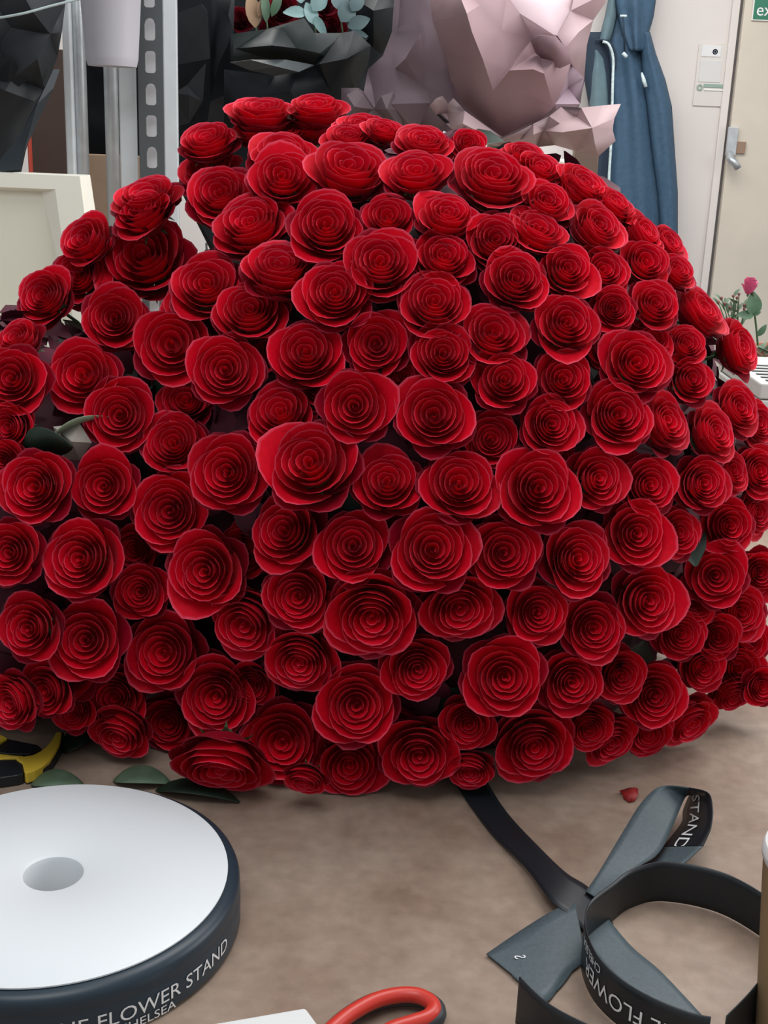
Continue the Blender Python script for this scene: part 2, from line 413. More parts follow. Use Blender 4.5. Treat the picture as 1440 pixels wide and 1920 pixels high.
VAR = [rose_variant(11, 1.0), rose_variant(23, .9, NP=14), rose_variant(37, 1.12, NP=12), rose_variant(41, .98, NP=14), rose_variant(59, 1.05, NP=12), rose_variant(67, .86, NP=12), rose_variant(71, .8, NP=11, NH=5)]

def place_rose(var, loc, normal, size, spin, label, group, name='rose', cat='rose', sq=1.0):
    root = bpy.data.objects.new(name, None); C.objects.link(root); root.empty_display_size = .01
    q = normal.to_track_quat('Z', 'Y').to_matrix().to_4x4() @ Matrix.Rotation(spin, 4, 'Z')
    root.matrix_world = Matrix.Translation(loc) @ q @ Matrix.Diagonal((size, size, size*sq, 1))
    tag(root, label, cat, group)
    for nm, me in var:
        if nm == 'stem' and (loc.z < TZ+.12 or normal.z < -.05): continue
        o = bpy.data.objects.new(nm, me); C.objects.link(o); o.parent = root
    return root

# implicit dome the roses sit on (a main mound and a smaller lobe on the left)
ELL = [(Vector((.05, 1.40, TZ+.22)), Vector((.40, .385, .44))), (Vector((-.42, 1.30, TZ+.17)), Vector((.28, .27, .29)))]
def field(p):
    ds = []
    for c, r in ELL:
        q = p-c; k = math.sqrt((q.x/r.x)**2+(q.y/r.y)**2+(q.z/r.z)**2); ds.append((k-1)*min(r))
    k = .05; h = max(0, min(1, .5+.5*(ds[1]-ds[0])/k))
    return ds[1]*(1-h)+ds[0]*h-k*h*(1-h)
def grad(p):
    e = 1e-3
    return Vector([field(p+Vector(d))-field(p-Vector(d)) for d in ((e, 0, 0), (0, e, 0), (0, 0, e))]).normalized()
def surf(px, py):
    d = ray(px, py); best = (9, None); prev = None
    for i in range(300):
        t = .75+i*.0035; p = CAM+d*t; f = field(p)
        if f < 0: return p, True
        if f < best[0]: best = (f, p.copy())
    return best[1], False
# x, y, long diameter, short diameter (px), facing direction in the picture (deg; None = outward), sunk depth (m)
R_ = [
(490,190,118,42,90,0),(592,186,112,44,88,0),
(488,216,110,46,95,.0),(520,234,118,52,92,-.01),(583,219,98,44,90,0),(675,222,92,40,85,.01),(652,246,95,52,90,0),(722,234,76,42,80,.01),(796,253,108,62,80,0),
(385,247,112,62,112,0),(530,271,132,82,95,-.01),(658,294,150,98,90,-.01),(780,307,128,80,85,0),(879,264,64,52,80,.01),(930,311,152,104,72,-.01),(985,280,80,46,65,.01),(1018,305,100,60,58,.005),(1104,333,112,52,55,0),
(382,300,112,72,122,0),(408,350,126,96,118,-.01),(530,320,130,104,98,-.01),(1030,367,112,84,65,0),(1086,352,74,46,50,.01),(1160,372,94,42,45,0),(268,352,130,66,112,.01),(258,385,118,74,118,-.01),(462,402,150,112,108,-.005),(612,411,140,118,95,-.01),(728,398,96,78,90,.01),(842,388,122,86,80,-.005),(935,440,122,100,72,0),(1015,418,118,72,60,0),(1132,413,114,80,50,-.01),(1220,428,104,44,45,0),(1262,448,84,40,42,.005),
(148,440,112,80,130,.01),(262,466,170,135,120,-.02),(525,482,140,94,98,-.005),(714,480,142,120,90,-.01),(836,470,118,90,82,0),(972,514,120,100,68,-.005),(1070,496,112,90,58,-.005),(1137,500,108,86,52,.005),(1217,484,98,74,46,-.005),(1275,498,88,54,42,.005),
(72,548,110,84,142,.01),(140,510,116,98,132,-.005),(383,523,136,112,110,-.01),(465,569,134,106,105,0),(627,540,134,120,95,-.01),(816,555,136,112,85,-.005),(1068,598,126,108,60,-.01),(1154,575,82,76,52,.005),(1234,563,100,78,46,-.005),(1330,572,116,50,38,0),
(213,592,122,116,125,-.005),(320,641,138,134,120,-.01),(930,614,128,104,75,0),(705,641,120,118,95,.015),(573,652,136,122,100,0),(833,656,124,114,80,-.005),(1200,674,128,112,38,-.015),(1225,630,86,70,45,.02),(1292,640,84,64,42,.005),(1403,648,110,50,22,.0),
(15,704,130,118,145,0),(22,625,100,66,125,.01),(150,697,134,124,138,-.005),(421,690,132,134,115,-.015),(948,706,118,108,70,-.005),(1060,706,112,102,55,0),(1303,707,96,78,38,0),(1396,760,100,74,28,0),
(222,776,132,132,135,-.01),(523,762,132,110,105,.005),(664,758,136,134,100,-.012),(814,771,140,134,85,-.01),(1168,772,130,114,30,-.005),(1263,785,118,82,22,0),(1352,805,108,74,20,0),(1040,792,116,106,40,0),(1432,792,84,62,18,.005),(922,822,104,102,60,.02),
(322,825,122,112,130,.01),(420,882,150,142,150,-.02),(576,856,178,156,120,-.025),(726,896,130,118,95,0),(864,901,136,128,60,-.005),(1016,910,156,146,40,-.012),(1130,896,118,100,15,0),(1226,908,116,102,15,0),(1328,905,104,86,14,0),(1383,880,84,62,12,.02),(1432,882,96,74,14,0),(56,910,134,122,165,-.005),(190,910,124,120,160,-.005),
(312,957,148,142,170,-.012),(525,990,144,126,150,.0),(662,1020,136,134,110,-.005),(814,1027,154,152,60,-.015),(948,1036,134,134,20,-.005),(1092,1046,132,118,8,-.005),(1200,1000,132,124,8,-.008),(1280,1000,100,82,5,.02),(1374,985,104,94,5,0),(1430,962,86,62,5,.005),(10,1036,122,112,180,0),(140,1046,150,134,178,-.015),(375,1072,154,142,190,-.015),
(260,1110,104,102,190,.012),(555,1120,132,128,215,0),(696,1170,174,150,265,-.018),(866,1151,140,118,290,-.005),(1012,1150,116,112,335,.005),(1225,1130,138,120,350,-.01),(1345,1080,118,116,0,-.005),(1430,1075,92,82,0,0),(45,1180,124,108,185,0),(156,1200,144,140,190,-.01),(300,1226,140,134,200,-.01),(450,1181,140,112,240,.0),(1118,1180,118,112,330,0),(1397,1150,108,92,350,0),(1282,1190,100,92,340,.018),
(8,1322,112,84,200,0),(76,1300,108,84,205,0),(210,1312,108,98,215,.008),(312,1360,106,98,225,.01),(401,1312,146,136,225,-.01),(557,1252,136,110,245,0),(668,1326,150,148,265,-.012),(785,1261,124,114,285,0),(948,1273,150,148,305,-.015),(1078,1283,124,114,320,-.005),(1170,1270,106,92,330,.018),(1232,1308,124,114,325,0),(1325,1256,92,76,335,.01),(1390,1255,100,90,340,0),(1434,1290,72,62,330,.01),(1380,1312,84,56,310,.01),(1302,1366,116,66,305,0),
(8,800,96,80,180,.02),(0,865,84,80,185,.02),(345,745,96,84,120,.035),(452,1030,104,90,190,.035),(248,1030,90,84,190,.04),(128,1268,96,90,210,.03),(130,1335,84,74,215,.02),(352,560,96,80,110,.035),(470,1290,90,80,240,.035),(610,1120,90,84,230,.035),(735,985,86,80,90,.035),(1310,1130,90,84,345,.03),(1350,1195,90,84,345,.02),(1405,1205,92,84,340,.005),(1040,850,90,80,40,.035),(1170,860,80,70,30,.03),(740,1380,90,84,270,.035),(905,980,84,80,30,.035),(1140,650,80,76,45,.035),(760,700,84,80,90,.035),(600,720,84,70,95,.03),(480,650,90,76,105,.035),(900,480,80,66,75,.03),(775,470,76,60,85,.03),
(216,1391,118,86,240,.0),(410,1460,168,82,262,0),(526,1396,148,142,245,-.01),(655,1442,132,120,265,.01),(786,1426,142,124,270,-.005),(878,1362,102,96,280,.02),(880,1456,88,66,275,.01),(1006,1411,150,124,290,-.01),(1108,1372,96,80,300,.02),(1152,1402,108,76,300,.005),(1218,1382,94,78,305,.005),(570,1474,80,44,262,.01),
]
# rows: bins of the height of the bloom in the picture, counted from the top of the dome
EDGES = [205, 262, 325, 380, 434, 490, 545, 605, 672, 735, 805, 870, 935, 1005, 1080, 1150, 1225, 1295, 1370, 2000]
rows = {}
for i, r in enumerate(R_):
    k = next(j for j, e in enumerate(EDGES) if r[1] < e); rows.setdefault(k, []).append(i)
pos = {}
for k, l in rows.items():
    l.sort(key=lambda i: R_[i][0])
    for n, i in enumerate(l): pos[i] = (k, n, len(l))
ROWNAME = ['rear crest row'] + [f'{ORD[i+1]} row from dome top' for i in range(1, 18)] + ['row second from the table', 'bottom row along the table']
NAMES = {}
rr = random.Random(5)
for i, (x, y, wd, ht, dd, sink) in enumerate(R_):
    p, hit = surf(x, y); d = ray(x, y).normalized()
    p = p+d*(sink*1.0)
    if p.z < TZ+.034: p = T(x, y, .034)
    v = -d; dep = (p-CAM).dot(fwd)
    size = wd/F*dep/2*1.11
    ratio = min(.985, ht/wd); ratio = max(.28, ratio*(1 if ratio > .75 else .86))
    th = math.acos(ratio); g = grad(p)
    if dd is None: dd = math.degrees(math.atan2(g.dot(UP), g.dot(RT)))
    a = math.radians(dd+rr.uniform(-8, 8))
    side = (RT*math.cos(a)+UP*math.sin(a)); side = (side-v*side.dot(v)).normalized()
    nrm = (v*math.cos(th)+side*math.sin(th)).normalized()
    vi = rr.randrange(len(VAR))
    k, n, tot = pos[i]
    look = 'very large' if wd >= 150 else 'large' if wd >= 134 else 'medium' if wd >= 112 else 'small'
    face = 'facing forward' if ratio > .86 else ('facing up' if 45 <= dd <= 135 else 'facing down' if 225 <= dd <= 315 else 'facing left' if 135 < dd < 225 else 'facing right')
    if sink >= .015: look += ' sunken'
    place = 'leftmost' if n == 0 else 'rightmost' if n == tot-1 else f'{ORD[n+1]} from left' if n < 20 else 'far right'
    lab = f'{look} red rose {face}, {place} in {ROWNAME[k]}'
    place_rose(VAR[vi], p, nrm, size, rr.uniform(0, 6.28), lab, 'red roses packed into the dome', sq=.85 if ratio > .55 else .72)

# dark packed body beneath the roses
def ell_mesh(name, c, r, nu=40, nv=24, seed=0):
    vs = []; fs = []
    for j in range(nv+1):
        t = PI*j/nv
        for i in range(nu):
            a = 2*PI*i/nu; p = Vector((math.sin(t)*math.cos(a), math.sin(t)*math.sin(a), math.cos(t)))
            k = 1+.04*noise.noise(p*4+Vector((seed, 0, 0)))
            q = c+Vector((p.x*r.x*k, p.y*r.y*k, p.z*r.z*k)); q.z = max(q.z, TZ+.001); vs.append(q)
    for j in range(nv):
        for i in range(nu):
            l = (i+1) % nu; fs.append((j*nu+i, j*nu+l, (j+1)*nu+l, (j+1)*nu+i))
    return vs, fs
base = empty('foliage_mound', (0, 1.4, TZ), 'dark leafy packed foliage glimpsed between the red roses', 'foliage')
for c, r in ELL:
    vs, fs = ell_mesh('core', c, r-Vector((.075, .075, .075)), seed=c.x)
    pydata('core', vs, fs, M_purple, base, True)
def leaf_data(L=1, wd=.4, n=6, bend=.15, fold=.12):
    vs = []; fs = []
    for i in range(n+1):
        t = i/n; hw = wd/2*math.sin(PI*min(1, t**.8*.97+.015))**.8; z = -bend*(t-.5)**2*4*.25
        vs += [(-hw, t*L, z+fold*hw), (0, t*L, z), (hw, t*L, z+fold*hw)]
    for i in range(n):
        a = 3*i; fs += [(a, a+1, a+4, a+3), (a+1, a+2, a+5, a+4)]
    return vs, fs
rl = random.Random(9); lv = []; lf = []; pv = []; pf = []
for k in range(1500):
    c, r = ELL[0] if k < 1060 else ELL[1]
    z = rl.uniform(-.6, 1); a = rl.uniform(0, 2*PI); s = math.sqrt(1-z*z)
    nrm = Vector((s*math.cos(a), s*math.sin(a), z)); rr_ = r-Vector((.052, .052, .052))
    p = c+Vector((nrm.x*rr_.x, nrm.y*rr_.y, nrm.z*rr_.z))
    if p.z < TZ+.05 or field(p) > -.015: continue
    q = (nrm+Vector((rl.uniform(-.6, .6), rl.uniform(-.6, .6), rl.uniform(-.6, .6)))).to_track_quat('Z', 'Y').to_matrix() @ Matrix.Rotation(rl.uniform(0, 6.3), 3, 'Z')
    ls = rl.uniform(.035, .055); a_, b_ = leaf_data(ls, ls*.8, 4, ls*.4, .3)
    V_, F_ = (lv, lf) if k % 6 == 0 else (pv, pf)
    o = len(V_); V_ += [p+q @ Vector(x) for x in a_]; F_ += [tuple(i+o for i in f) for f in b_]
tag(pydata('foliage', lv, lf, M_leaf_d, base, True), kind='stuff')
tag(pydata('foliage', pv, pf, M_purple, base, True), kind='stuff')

def leaf(name, p, yaw, L, wd, m, label=None, cat='leaf', group=None, tilt=0, roll=0, parent=None):
    a, b = leaf_data(L, wd, 8, L*.35, .25)
    R = Matrix.Rotation(yaw, 3, 'Z') @ Matrix.Rotation(tilt, 3, 'X') @ Matrix.Rotation(roll, 3, 'Y')
    V_ = [R @ Vector(v) for v in a]
    if parent is None and tilt == 0 and roll == 0:
        mz = min(v.z for v in V_); V_ = [v-Vector((0, 0, mz-.0012)) for v in V_]
    o = pydata(name, [Vector(p)+v for v in V_], b, m, parent, True)
    so = o.modifiers.new('t', 'SOLIDIFY'); so.thickness = .0006; so.offset = 0
    if label: tag(o, label, cat, group)
    return o
leaf('leaf', T(58, 1474, 0), math.radians(-84), .050, .032, M_leaf_g, 'grey green leaf on table between yellow shears and spool')
leaf('leaf', T(212, 1466, .0), math.radians(-92), .058, .036, M_leaf_g, 'broad green leaf lying right behind the spool under roses')
leaf('leaf', T(292, 1484, 0), math.radians(-101), .085, .030, M_leaf_d, 'long dark green leaf below the lowest left rose')
leaf('leaf', T(120, 1415, 0), math.radians(-25), .06, .03, M_leaf_d, 'dark green leaf right of yellow handled scissors')
pc, _ = surf(78, 826)
leaf('leaf', pc+Vector((-.022, .02, -.014)), math.radians(-100), .050, .045, M_leaf_d, 'dark green leaf in the gap between left roses', tilt=.2, roll=-.9)
leaf('leaf', pc+Vector((.0, .02, .0)), math.radians(-60), .06, .02, mat('pale_leaf', (.25, .3, .2), .5), 'narrow pale leaf scrap in the gap at left', tilt=.3, roll=-.6)
pt, _ = surf(130, 828)
o = sheet('paper_scrap', [(100, 800, pt.y+.03), (150, 795, pt.y+.03), (172, 830, pt.y+.03), (150, 862, pt.y+.03), (118, 860, pt.y+.03)], [(135, 828, pt.y+.015)], mat('scrap_paper', (.42, .38, .33), .8))
tag(o, 'grey paper scrap showing through gap between left roses', 'paper scrap')

# ------------------------------------------------------------------ ribbon spool
SH = .048
sc_ = T(100, 1635, SH); SX, SY = sc_.x, sc_.y; SR = .1378
sp = empty('ribbon_spool', (SX, SY, TZ), 'large white-faced spool of printed navy ribbon lying at bottom left', 'ribbon spool')
lathe('top_flange', (SX, SY, TZ+SH), [(.0225, -.045), (.0225, -.005), (.0235, -.0015), (.0265, 0), (SR-.001, 0), (SR, -.0006), (SR, -.0018), (.026, -.0018)], M_white, sp, 128)
lathe('bottom_flange', (SX, SY, TZ), [(.0225, .002), (.0225, .0005), (SR, .0005), (SR, .002), (.0225, .002)], M_white, sp, 96)
RW = SR+.0095
prof = [(SR-.02, SH-.003), (SR+.0005, SH-.0024), (SR+.004, SH-.0030), (RW-.0015, SH-.0055), (RW, SH-.009), (RW+.0003, SH-.016), (RW-.0004, SH-.019), (RW+.0006, SH-.022), (RW+.0006, .004), (RW-.002, .0015), (SR-.02, .001)]
wnd = lathe('ribbon_winding', (SX, SY, TZ), prof, M_spool, sp, 160)
def cyl_text(s, size, ang_end, z, R, xs=1.0, name='lettering'):
    vs, fs, x0, x1 = text_geo(s, size)
    out = []
    for v in vs:
        a = ang_end - (x1-v.x)*xs/R
        out.append(Vector((SX+R*math.cos(a), SY+R*math.sin(a), TZ+z+v.y)))
    return pydata(name, out, fs, M_text, wnd)
AE = math.radians(-15)
cyl_text('THE FLOWER STAND', .0165, AE, .0122, RW+.0012, 1.04)
cyl_text('CHELSEA', .0100, AE-math.radians(25), .0030, RW+.0012, 1.2)
# ------------------------------------------------------------------ loose ribbon
RB = empty('printed_ribbon', T(1160, 1700), 'black printed ribbon looped and crossed at lower right of table', 'ribbon')
class Ribbon:
    def __init__(s, secs, n=10):
        A = catmull([a for a, b in secs], n); B = catmull([b for a, b in secs], n); s.A, s.B = A, B
        mid = [(a+b)/2 for a, b in zip(A, B)]; s.L = [0]
        for i in range(1, len(mid)): s.L.append(s.L[-1]+(mid[i]-mid[i-1]).length)
    def at(s, d, t, off=0):
        d = max(0, min(s.L[-1]-1e-6, d)); i = 0
        while i < len(s.L)-2 and s.L[i+1] < d: i += 1
        k = (d-s.L[i])/max(1e-9, s.L[i+1]-s.L[i])
        a = s.A[i].lerp(s.A[i+1], k); b = s.B[i].lerp(s.B[i+1], k); p = a.lerp(b, t)
        tan = ((s.A[i+1]+s.B[i+1])-(s.A[i]+s.B[i])); nrm = tan.cross(b-a).normalized()
        return p+nrm*off
    def build(s, name, parent, front=None, back=None, m=6):
        vs = []; fs = []
        for a, b in zip(s.A, s.B):
            for j in range(m+1): vs.append(a.lerp(b, j/m))
        for i in range(len(s.A)-1):
            for j in range(m): q = i*(m+1)+j; fs.append((q, q+m+1, q+m+2, q+1))
        o = pydata(name, vs, fs, [front or M_rib, back or M_ribback], parent, True)
        so = o.modifiers.new('t', 'SOLIDIFY'); so.thickness = .0009; so.offset = -1; so.material_offset = 1
        return o
    def text(s, txt, size, d0, t0, sgn=1, xs=1.0, up=1, off=.0007, width=.05, parent=None, side=1):
        vs, fs, x0, x1 = text_geo(txt, size)
        out = [s.at(d0+sgn*(v.x-x0)*xs, t0+up*v.y/width, off*side) for v in vs]
        return pydata('lettering', out, fs, M_text, parent)
def U(x, y, z=.0015): return T(x, y, z)
def stand(x, y, h=.040, dx=0, dy=0, z=.001):
    p = T(x, y, z); return (p, p+Vector((dx, dy, h)))
# 1 long tail from beneath the roses to the crossing, then on (back side up) down-right inside the loop
tail = Ribbon([(U(828, 1430, .004), U(892, 1425, .004)), (U(868, 1490, .004), U(925, 1485, .004)), (U(920, 1560, .004), U(958, 1532, .004)), (U(985, 1626, .008), U(1008, 1585, .012)), (U(1030, 1685, .012), U(1060, 1635, .014)), (U(1075, 1722, .008), U(1108, 1668, .010)), (U(1110, 1762, .005), U(1150, 1732, .005))])
tail.build('ribbon_tail', RB, M_rib, M_ribback)
lining = Ribbon([(U(1090, 1760, .006), U(1140, 1722, .006)), (U(1150, 1830, .004), U(1185, 1775, .004)), (U(1215, 1880, .004), U(1240, 1822, .004)), (U(1262, 1915, .004), U(1318, 1905, .004))])
lining.build('ribbon_lining', RB, M_ribback, M_ribback)
# 2 left flat piece with the notched end
flatp = Ribbon([(U(1078, 1690, .010), U(1100, 1800, .004)), (U(1035, 1708, .010), U(1062, 1830, .003)), (U(975, 1745, .006), U(1020, 1878, .003)), (U(912, 1788, .003), U(962, 1828, .003))])
flatp.build('ribbon_fold', RB, M_ribback, M_ribback)
flatp2 = Ribbon([(U(1000, 1745, .0055), U(1086, 1800, .0035)), (U(962, 1800, .003), U(1055, 1845, .003)), (U(960, 1828, .003), U(1018, 1880, .003))]); 
flatp2.build('ribbon_fold', RB, M_ribback, M_ribback)
# 3 upper loop: grey leg up, curl, black inner face with STAND
LS = [(U(1098, 1672, .012), U(1150, 1705, .012)), (U(1120, 1640, .014), U(1180, 1640, .012)), (U(1165, 1565, .022), U(1234, 1601, .016)), (U(1203, 1505, .030), U(1262, 1548, .022)), (U(1240, 1474, .040), U(1282, 1500, .030)),
  (U(1292, 1476, .048), U(1290, 1490, .026)), (U(1328, 1486, .050), U(1292, 1494, .014)), (U(1337, 1515, .048), U(1282, 1520, .004)), (U(1334, 1552, .040), U(1278, 1545, .003)), (U(1318, 1588, .026), U(1242, 1590, .002)), (U(1275, 1625, .012), U(1225, 1612, .002)), (U(1215, 1655, .006), U(1180, 1635, .002))]
Ribbon(LS[:6], 8).build('ribbon_loop', RB, M_ribback, M_ribback)
lb = Ribbon(LS[5:10], 8); lb_ = lb.build('ribbon_loop', RB, M_rib, M_rib)
Ribbon(LS[9:], 8).build('ribbon_loop', RB, M_ribback, M_ribback)
lb.text('STAND', .0225, lb.L[int(.9*8)], .72, 1, 1.08, up=-1, off=-.0016, parent=lb_)
# 4 big standing ring
import itertools
ring_px = [(1322, 1992), (1280, 1982), (1215, 1955), (1158, 1920), (1118, 1880), (1097, 1838), (1091, 1800), (1102, 1766), (1142, 1732), (1180, 1704), (1242, 1690), (1343, 1710), (1428, 1758), (1490, 1815), (1480, 1862), (1432, 1898), (1388, 1950), (1350, 1990)]
ring = Ribbon([stand(x, y, .038, 0, .001) for x, y in ring_px], 8)
rg_ = ring.build('ribbon_ring', RB, M_rib, M_rib)
ring.text('THE FLOWER', .0180, ring.L[int(.7*8)], .60, 1, 1.0, up=-1, off=-.0016, width=.038, parent=rg_)
ring.text('CHELSEA', .0095, ring.L[int(3.9*8)], .88, 1, 1.0, up=-1, off=-.0016, width=.038, parent=rg_)
ring.text('THE', .0180, ring.L[int(15.6*8)], .40, 1, 1.0, up=1, off=.0007, width=.038, parent=rg_)
# 5 dark standing band at the bottom left of the tangle
band = Ribbon([stand(966, 1918), stand(1003, 1957), stand(1042, 1985), stand(1100, 2015)], 8)
band.build('ribbon_band', RB, M_rib, M_rib)
# white dot marks on the fold
vs, fs, x0, x1 = text_geo('S', .018)
p0 = U(968, 1800, .0045)
pydata('printed_mark', [p0+Vector((-.25*v.x+.7*v.y, .9*v.x*.6+.2*v.y, .0005)) for v in vs if True], fs, M_text, RB)

# ------------------------------------------------------------------ foreground things
# white card
wc = empty('white_card_box', T(500, 1925), 'white card box corner at the bottom edge left of scissors', 'box')
a = T(573, 1890, .012); b = T(606, 1935, .012); c = T(370, 1925, .012); d = c+(b-a)*1.6; b2 = a+(b-a)*1.6
def prism(name, pts, z0, z1, m, parent=None, bev=.003):
    bm = bmesh.new(); lo = [bm.verts.new((p.x, p.y, z0)) for p in pts]; hi = [bm.verts.new((p.x, p.y, z1)) for p in pts]
    n = len(pts); bm.faces.new(lo[::-1]); bm.faces.new(hi)
    for i in range(n): bm.faces.new((lo[i], lo[(i+1) % n], hi[(i+1) % n], hi[i]))
    bmesh.ops.recalc_face_normals(bm, faces=bm.faces)
    if bev: bmesh.ops.bevel(bm, geom=bm.edges[:], offset=bev, segments=3, affect='EDGES', profile=.5)
    me = bpy.data.meshes.new(name); bm.to_mesh(me); bm.free(); return link(name, me, m, parent)
prism('lid', [c, d, b2, a], TZ+.006, TZ+.013, M_paperw, wc, .0025)
prism('tray', [x+((a+b+c+d)/4-x)*.03 for x in (c, d, b2, a)], TZ+.0005, TZ+.006, M_paperw, wc, .001)
# red scissors
ss = empty('red_scissors', T(720, 1910), 'scissors with red lined dark grey handle loop at bottom centre', 'scissors')
lp = [T(x-4, y+8, .012) for x, y in ((618, 1930), (655, 1898), (700, 1872), (745, 1860), (785, 1860), (812, 1872), (820, 1888), (808, 1903), (775, 1915), (735, 1930), (690, 1962), (645, 1985), (615, 1965))]
lpc = catmull(lp+[lp[0]], 6)[:-1]
cen = sum(lpc, Vector())/len(lpc)
tube('outer_grip', [p+(p-cen).normalized()*.0025-Vector((0, 0, .003)) for p in lpc], .0062, M_grip, ss, 12, (1, 1.15), True)
tube('inner_lining', [p-(p-cen).normalized()*.0012+Vector((0, 0, .0016)) for p in lpc], .0058, M_red, ss, 12, (1, 1.0), True)
q = T(610, 1975, .008); dirn = Vector((-.75, -.65, 0)).normalized()
tube('shank', [q, q+dirn*.04], [.007, .006], M_grip, ss, 10)
for s in (-1, 1):
    nrm2 = Vector((-dirn.y, dirn.x, 0))
    base_ = q+dirn*.035+nrm2*.004*s; tip_ = base_+dirn*.10
    prism('blade', [base_+nrm2*.007, base_-nrm2*.007, tip_-nrm2*.001*s, tip_+nrm2*.001], TZ+.004+.003*(s+1)/2, TZ+.0065+.003*(s+1)/2, M_steel, ss, 0)
# yellow shears
ys = empty('yellow_shears', T(30, 1420), 'yellow and black handled shears behind spool at left edge', 'shears')
def band_poly(name, outer, inner, z0, z1, m, parent):
    pts = [T(x, y, z1) for x, y in outer]+[T(x, y, z1) for x, y in inner[::-1]]
    return prism(name, pts, TZ+z0, TZ+z1, m, parent, .0012)
band_poly('yellow_handle', [(116, 1373), (112, 1392), (104, 1408), (94, 1424), (80, 1436), (66, 1444), (50, 1449), (46, 1447)], [(106, 1372), (98, 1386), (88, 1398), (76, 1408), (62, 1415), (44, 1418), (30, 1422), (42, 1430)], .002, .014, M_yellow, ys)
band_poly('yellow_rim', [(42, 1424), (30, 1420), (10, 1421), (-20, 1426)], [(44, 1417), (30, 1416), (10, 1414), (-20, 1412)], .002, .013, M_yellow, ys)
band_poly('black_trim', [(120, 1372), (117, 1394), (108, 1412), (97, 1428), (82, 1441), (66, 1449), (50, 1453), (44, 1450)], [(110, 1373), (104, 1392), (96, 1408), (86, 1420), (74, 1430), (62, 1438), (50, 1444), (46, 1444)], .0005, .0105, M_blackp, ys)
band_poly('black_grip', [(-30, 1425), (10, 1424), (36, 1424), (43, 1432), (44, 1448)], [(-30, 1462), (0, 1458), (22, 1455), (34, 1453), (44, 1450)], .001, .012, M_blackp, ys)
band_poly('black_grip', [(-30, 1408), (20, 1413), (55, 1413), (78, 1402)], [(-30, 1375), (10, 1384), (40, 1390), (70, 1396)], .001, .010, M_blackp, ys)
band_poly('yellow_handle', [(-30, 1378), (-5, 1396), (6, 1388), (14, 1383)], [(-30, 1366), (-10, 1370), (0, 1376), (10, 1381)], .010, .0135, M_yellow, ys)
# fallen petal scrap
o = pydata('fallen_petal', *(lambda: ([T(x, y, z) for x, y, z in ((1161, 1483, .004), (1168, 1482, .002), (1180, 1478, .003), (1193, 1478, .005), (1197, 1480, .006), (1196, 1492, .004), (1190, 1502, .001), (1180, 1505, .001), (1170, 1498, .001), (1167, 1489, .002), (1181, 1490, .006))], [(0, 1, 9), (1, 2, 10), (2, 3, 10), (3, 4, 5), (3, 5, 10), (5, 6, 10), (6, 7, 10), (7, 8, 10), (8, 9, 10), (9, 1, 10)]))(), mat('dry_petal', (.30, .012, .012), .6), None, True)
s_ = o.modifiers.new('t', 'SOLIDIFY'); s_.thickness = .0008; tag(o, 'small fallen red petal scrap on table above the ribbon', 'petal')
# paper cup at right edge
cr = .045; cp = T(1428, 1602, .150); CX, CY = cp.x+cr*1.02, cp.y
cu = empty('paper_cup', (CX, CY, TZ), 'tan paper cup with white rim at right edge of frame', 'cup')
lathe('cup_wall', (CX, CY, TZ), [(.028, .001), (.030, .0), (.0425, .144), (.0435, .148), (.0415, .148), (.0290, .006), (0.0, .005)], M_cup, cu, 48)
lathe('cup_rim', (CX, CY, TZ+.149), [(cr-.0045+.0035*math.cos(a*PI/6), .0075*math.sin(a*PI/6)) for a in range(13)], M_cupw, cu, 48)
lathe('cup_lid', (CX, CY, TZ+.149), [(cr-.004, .0), (cr-.006, .006), (.02, .006), (0.0001, .006)], M_cupw, cu, 48)

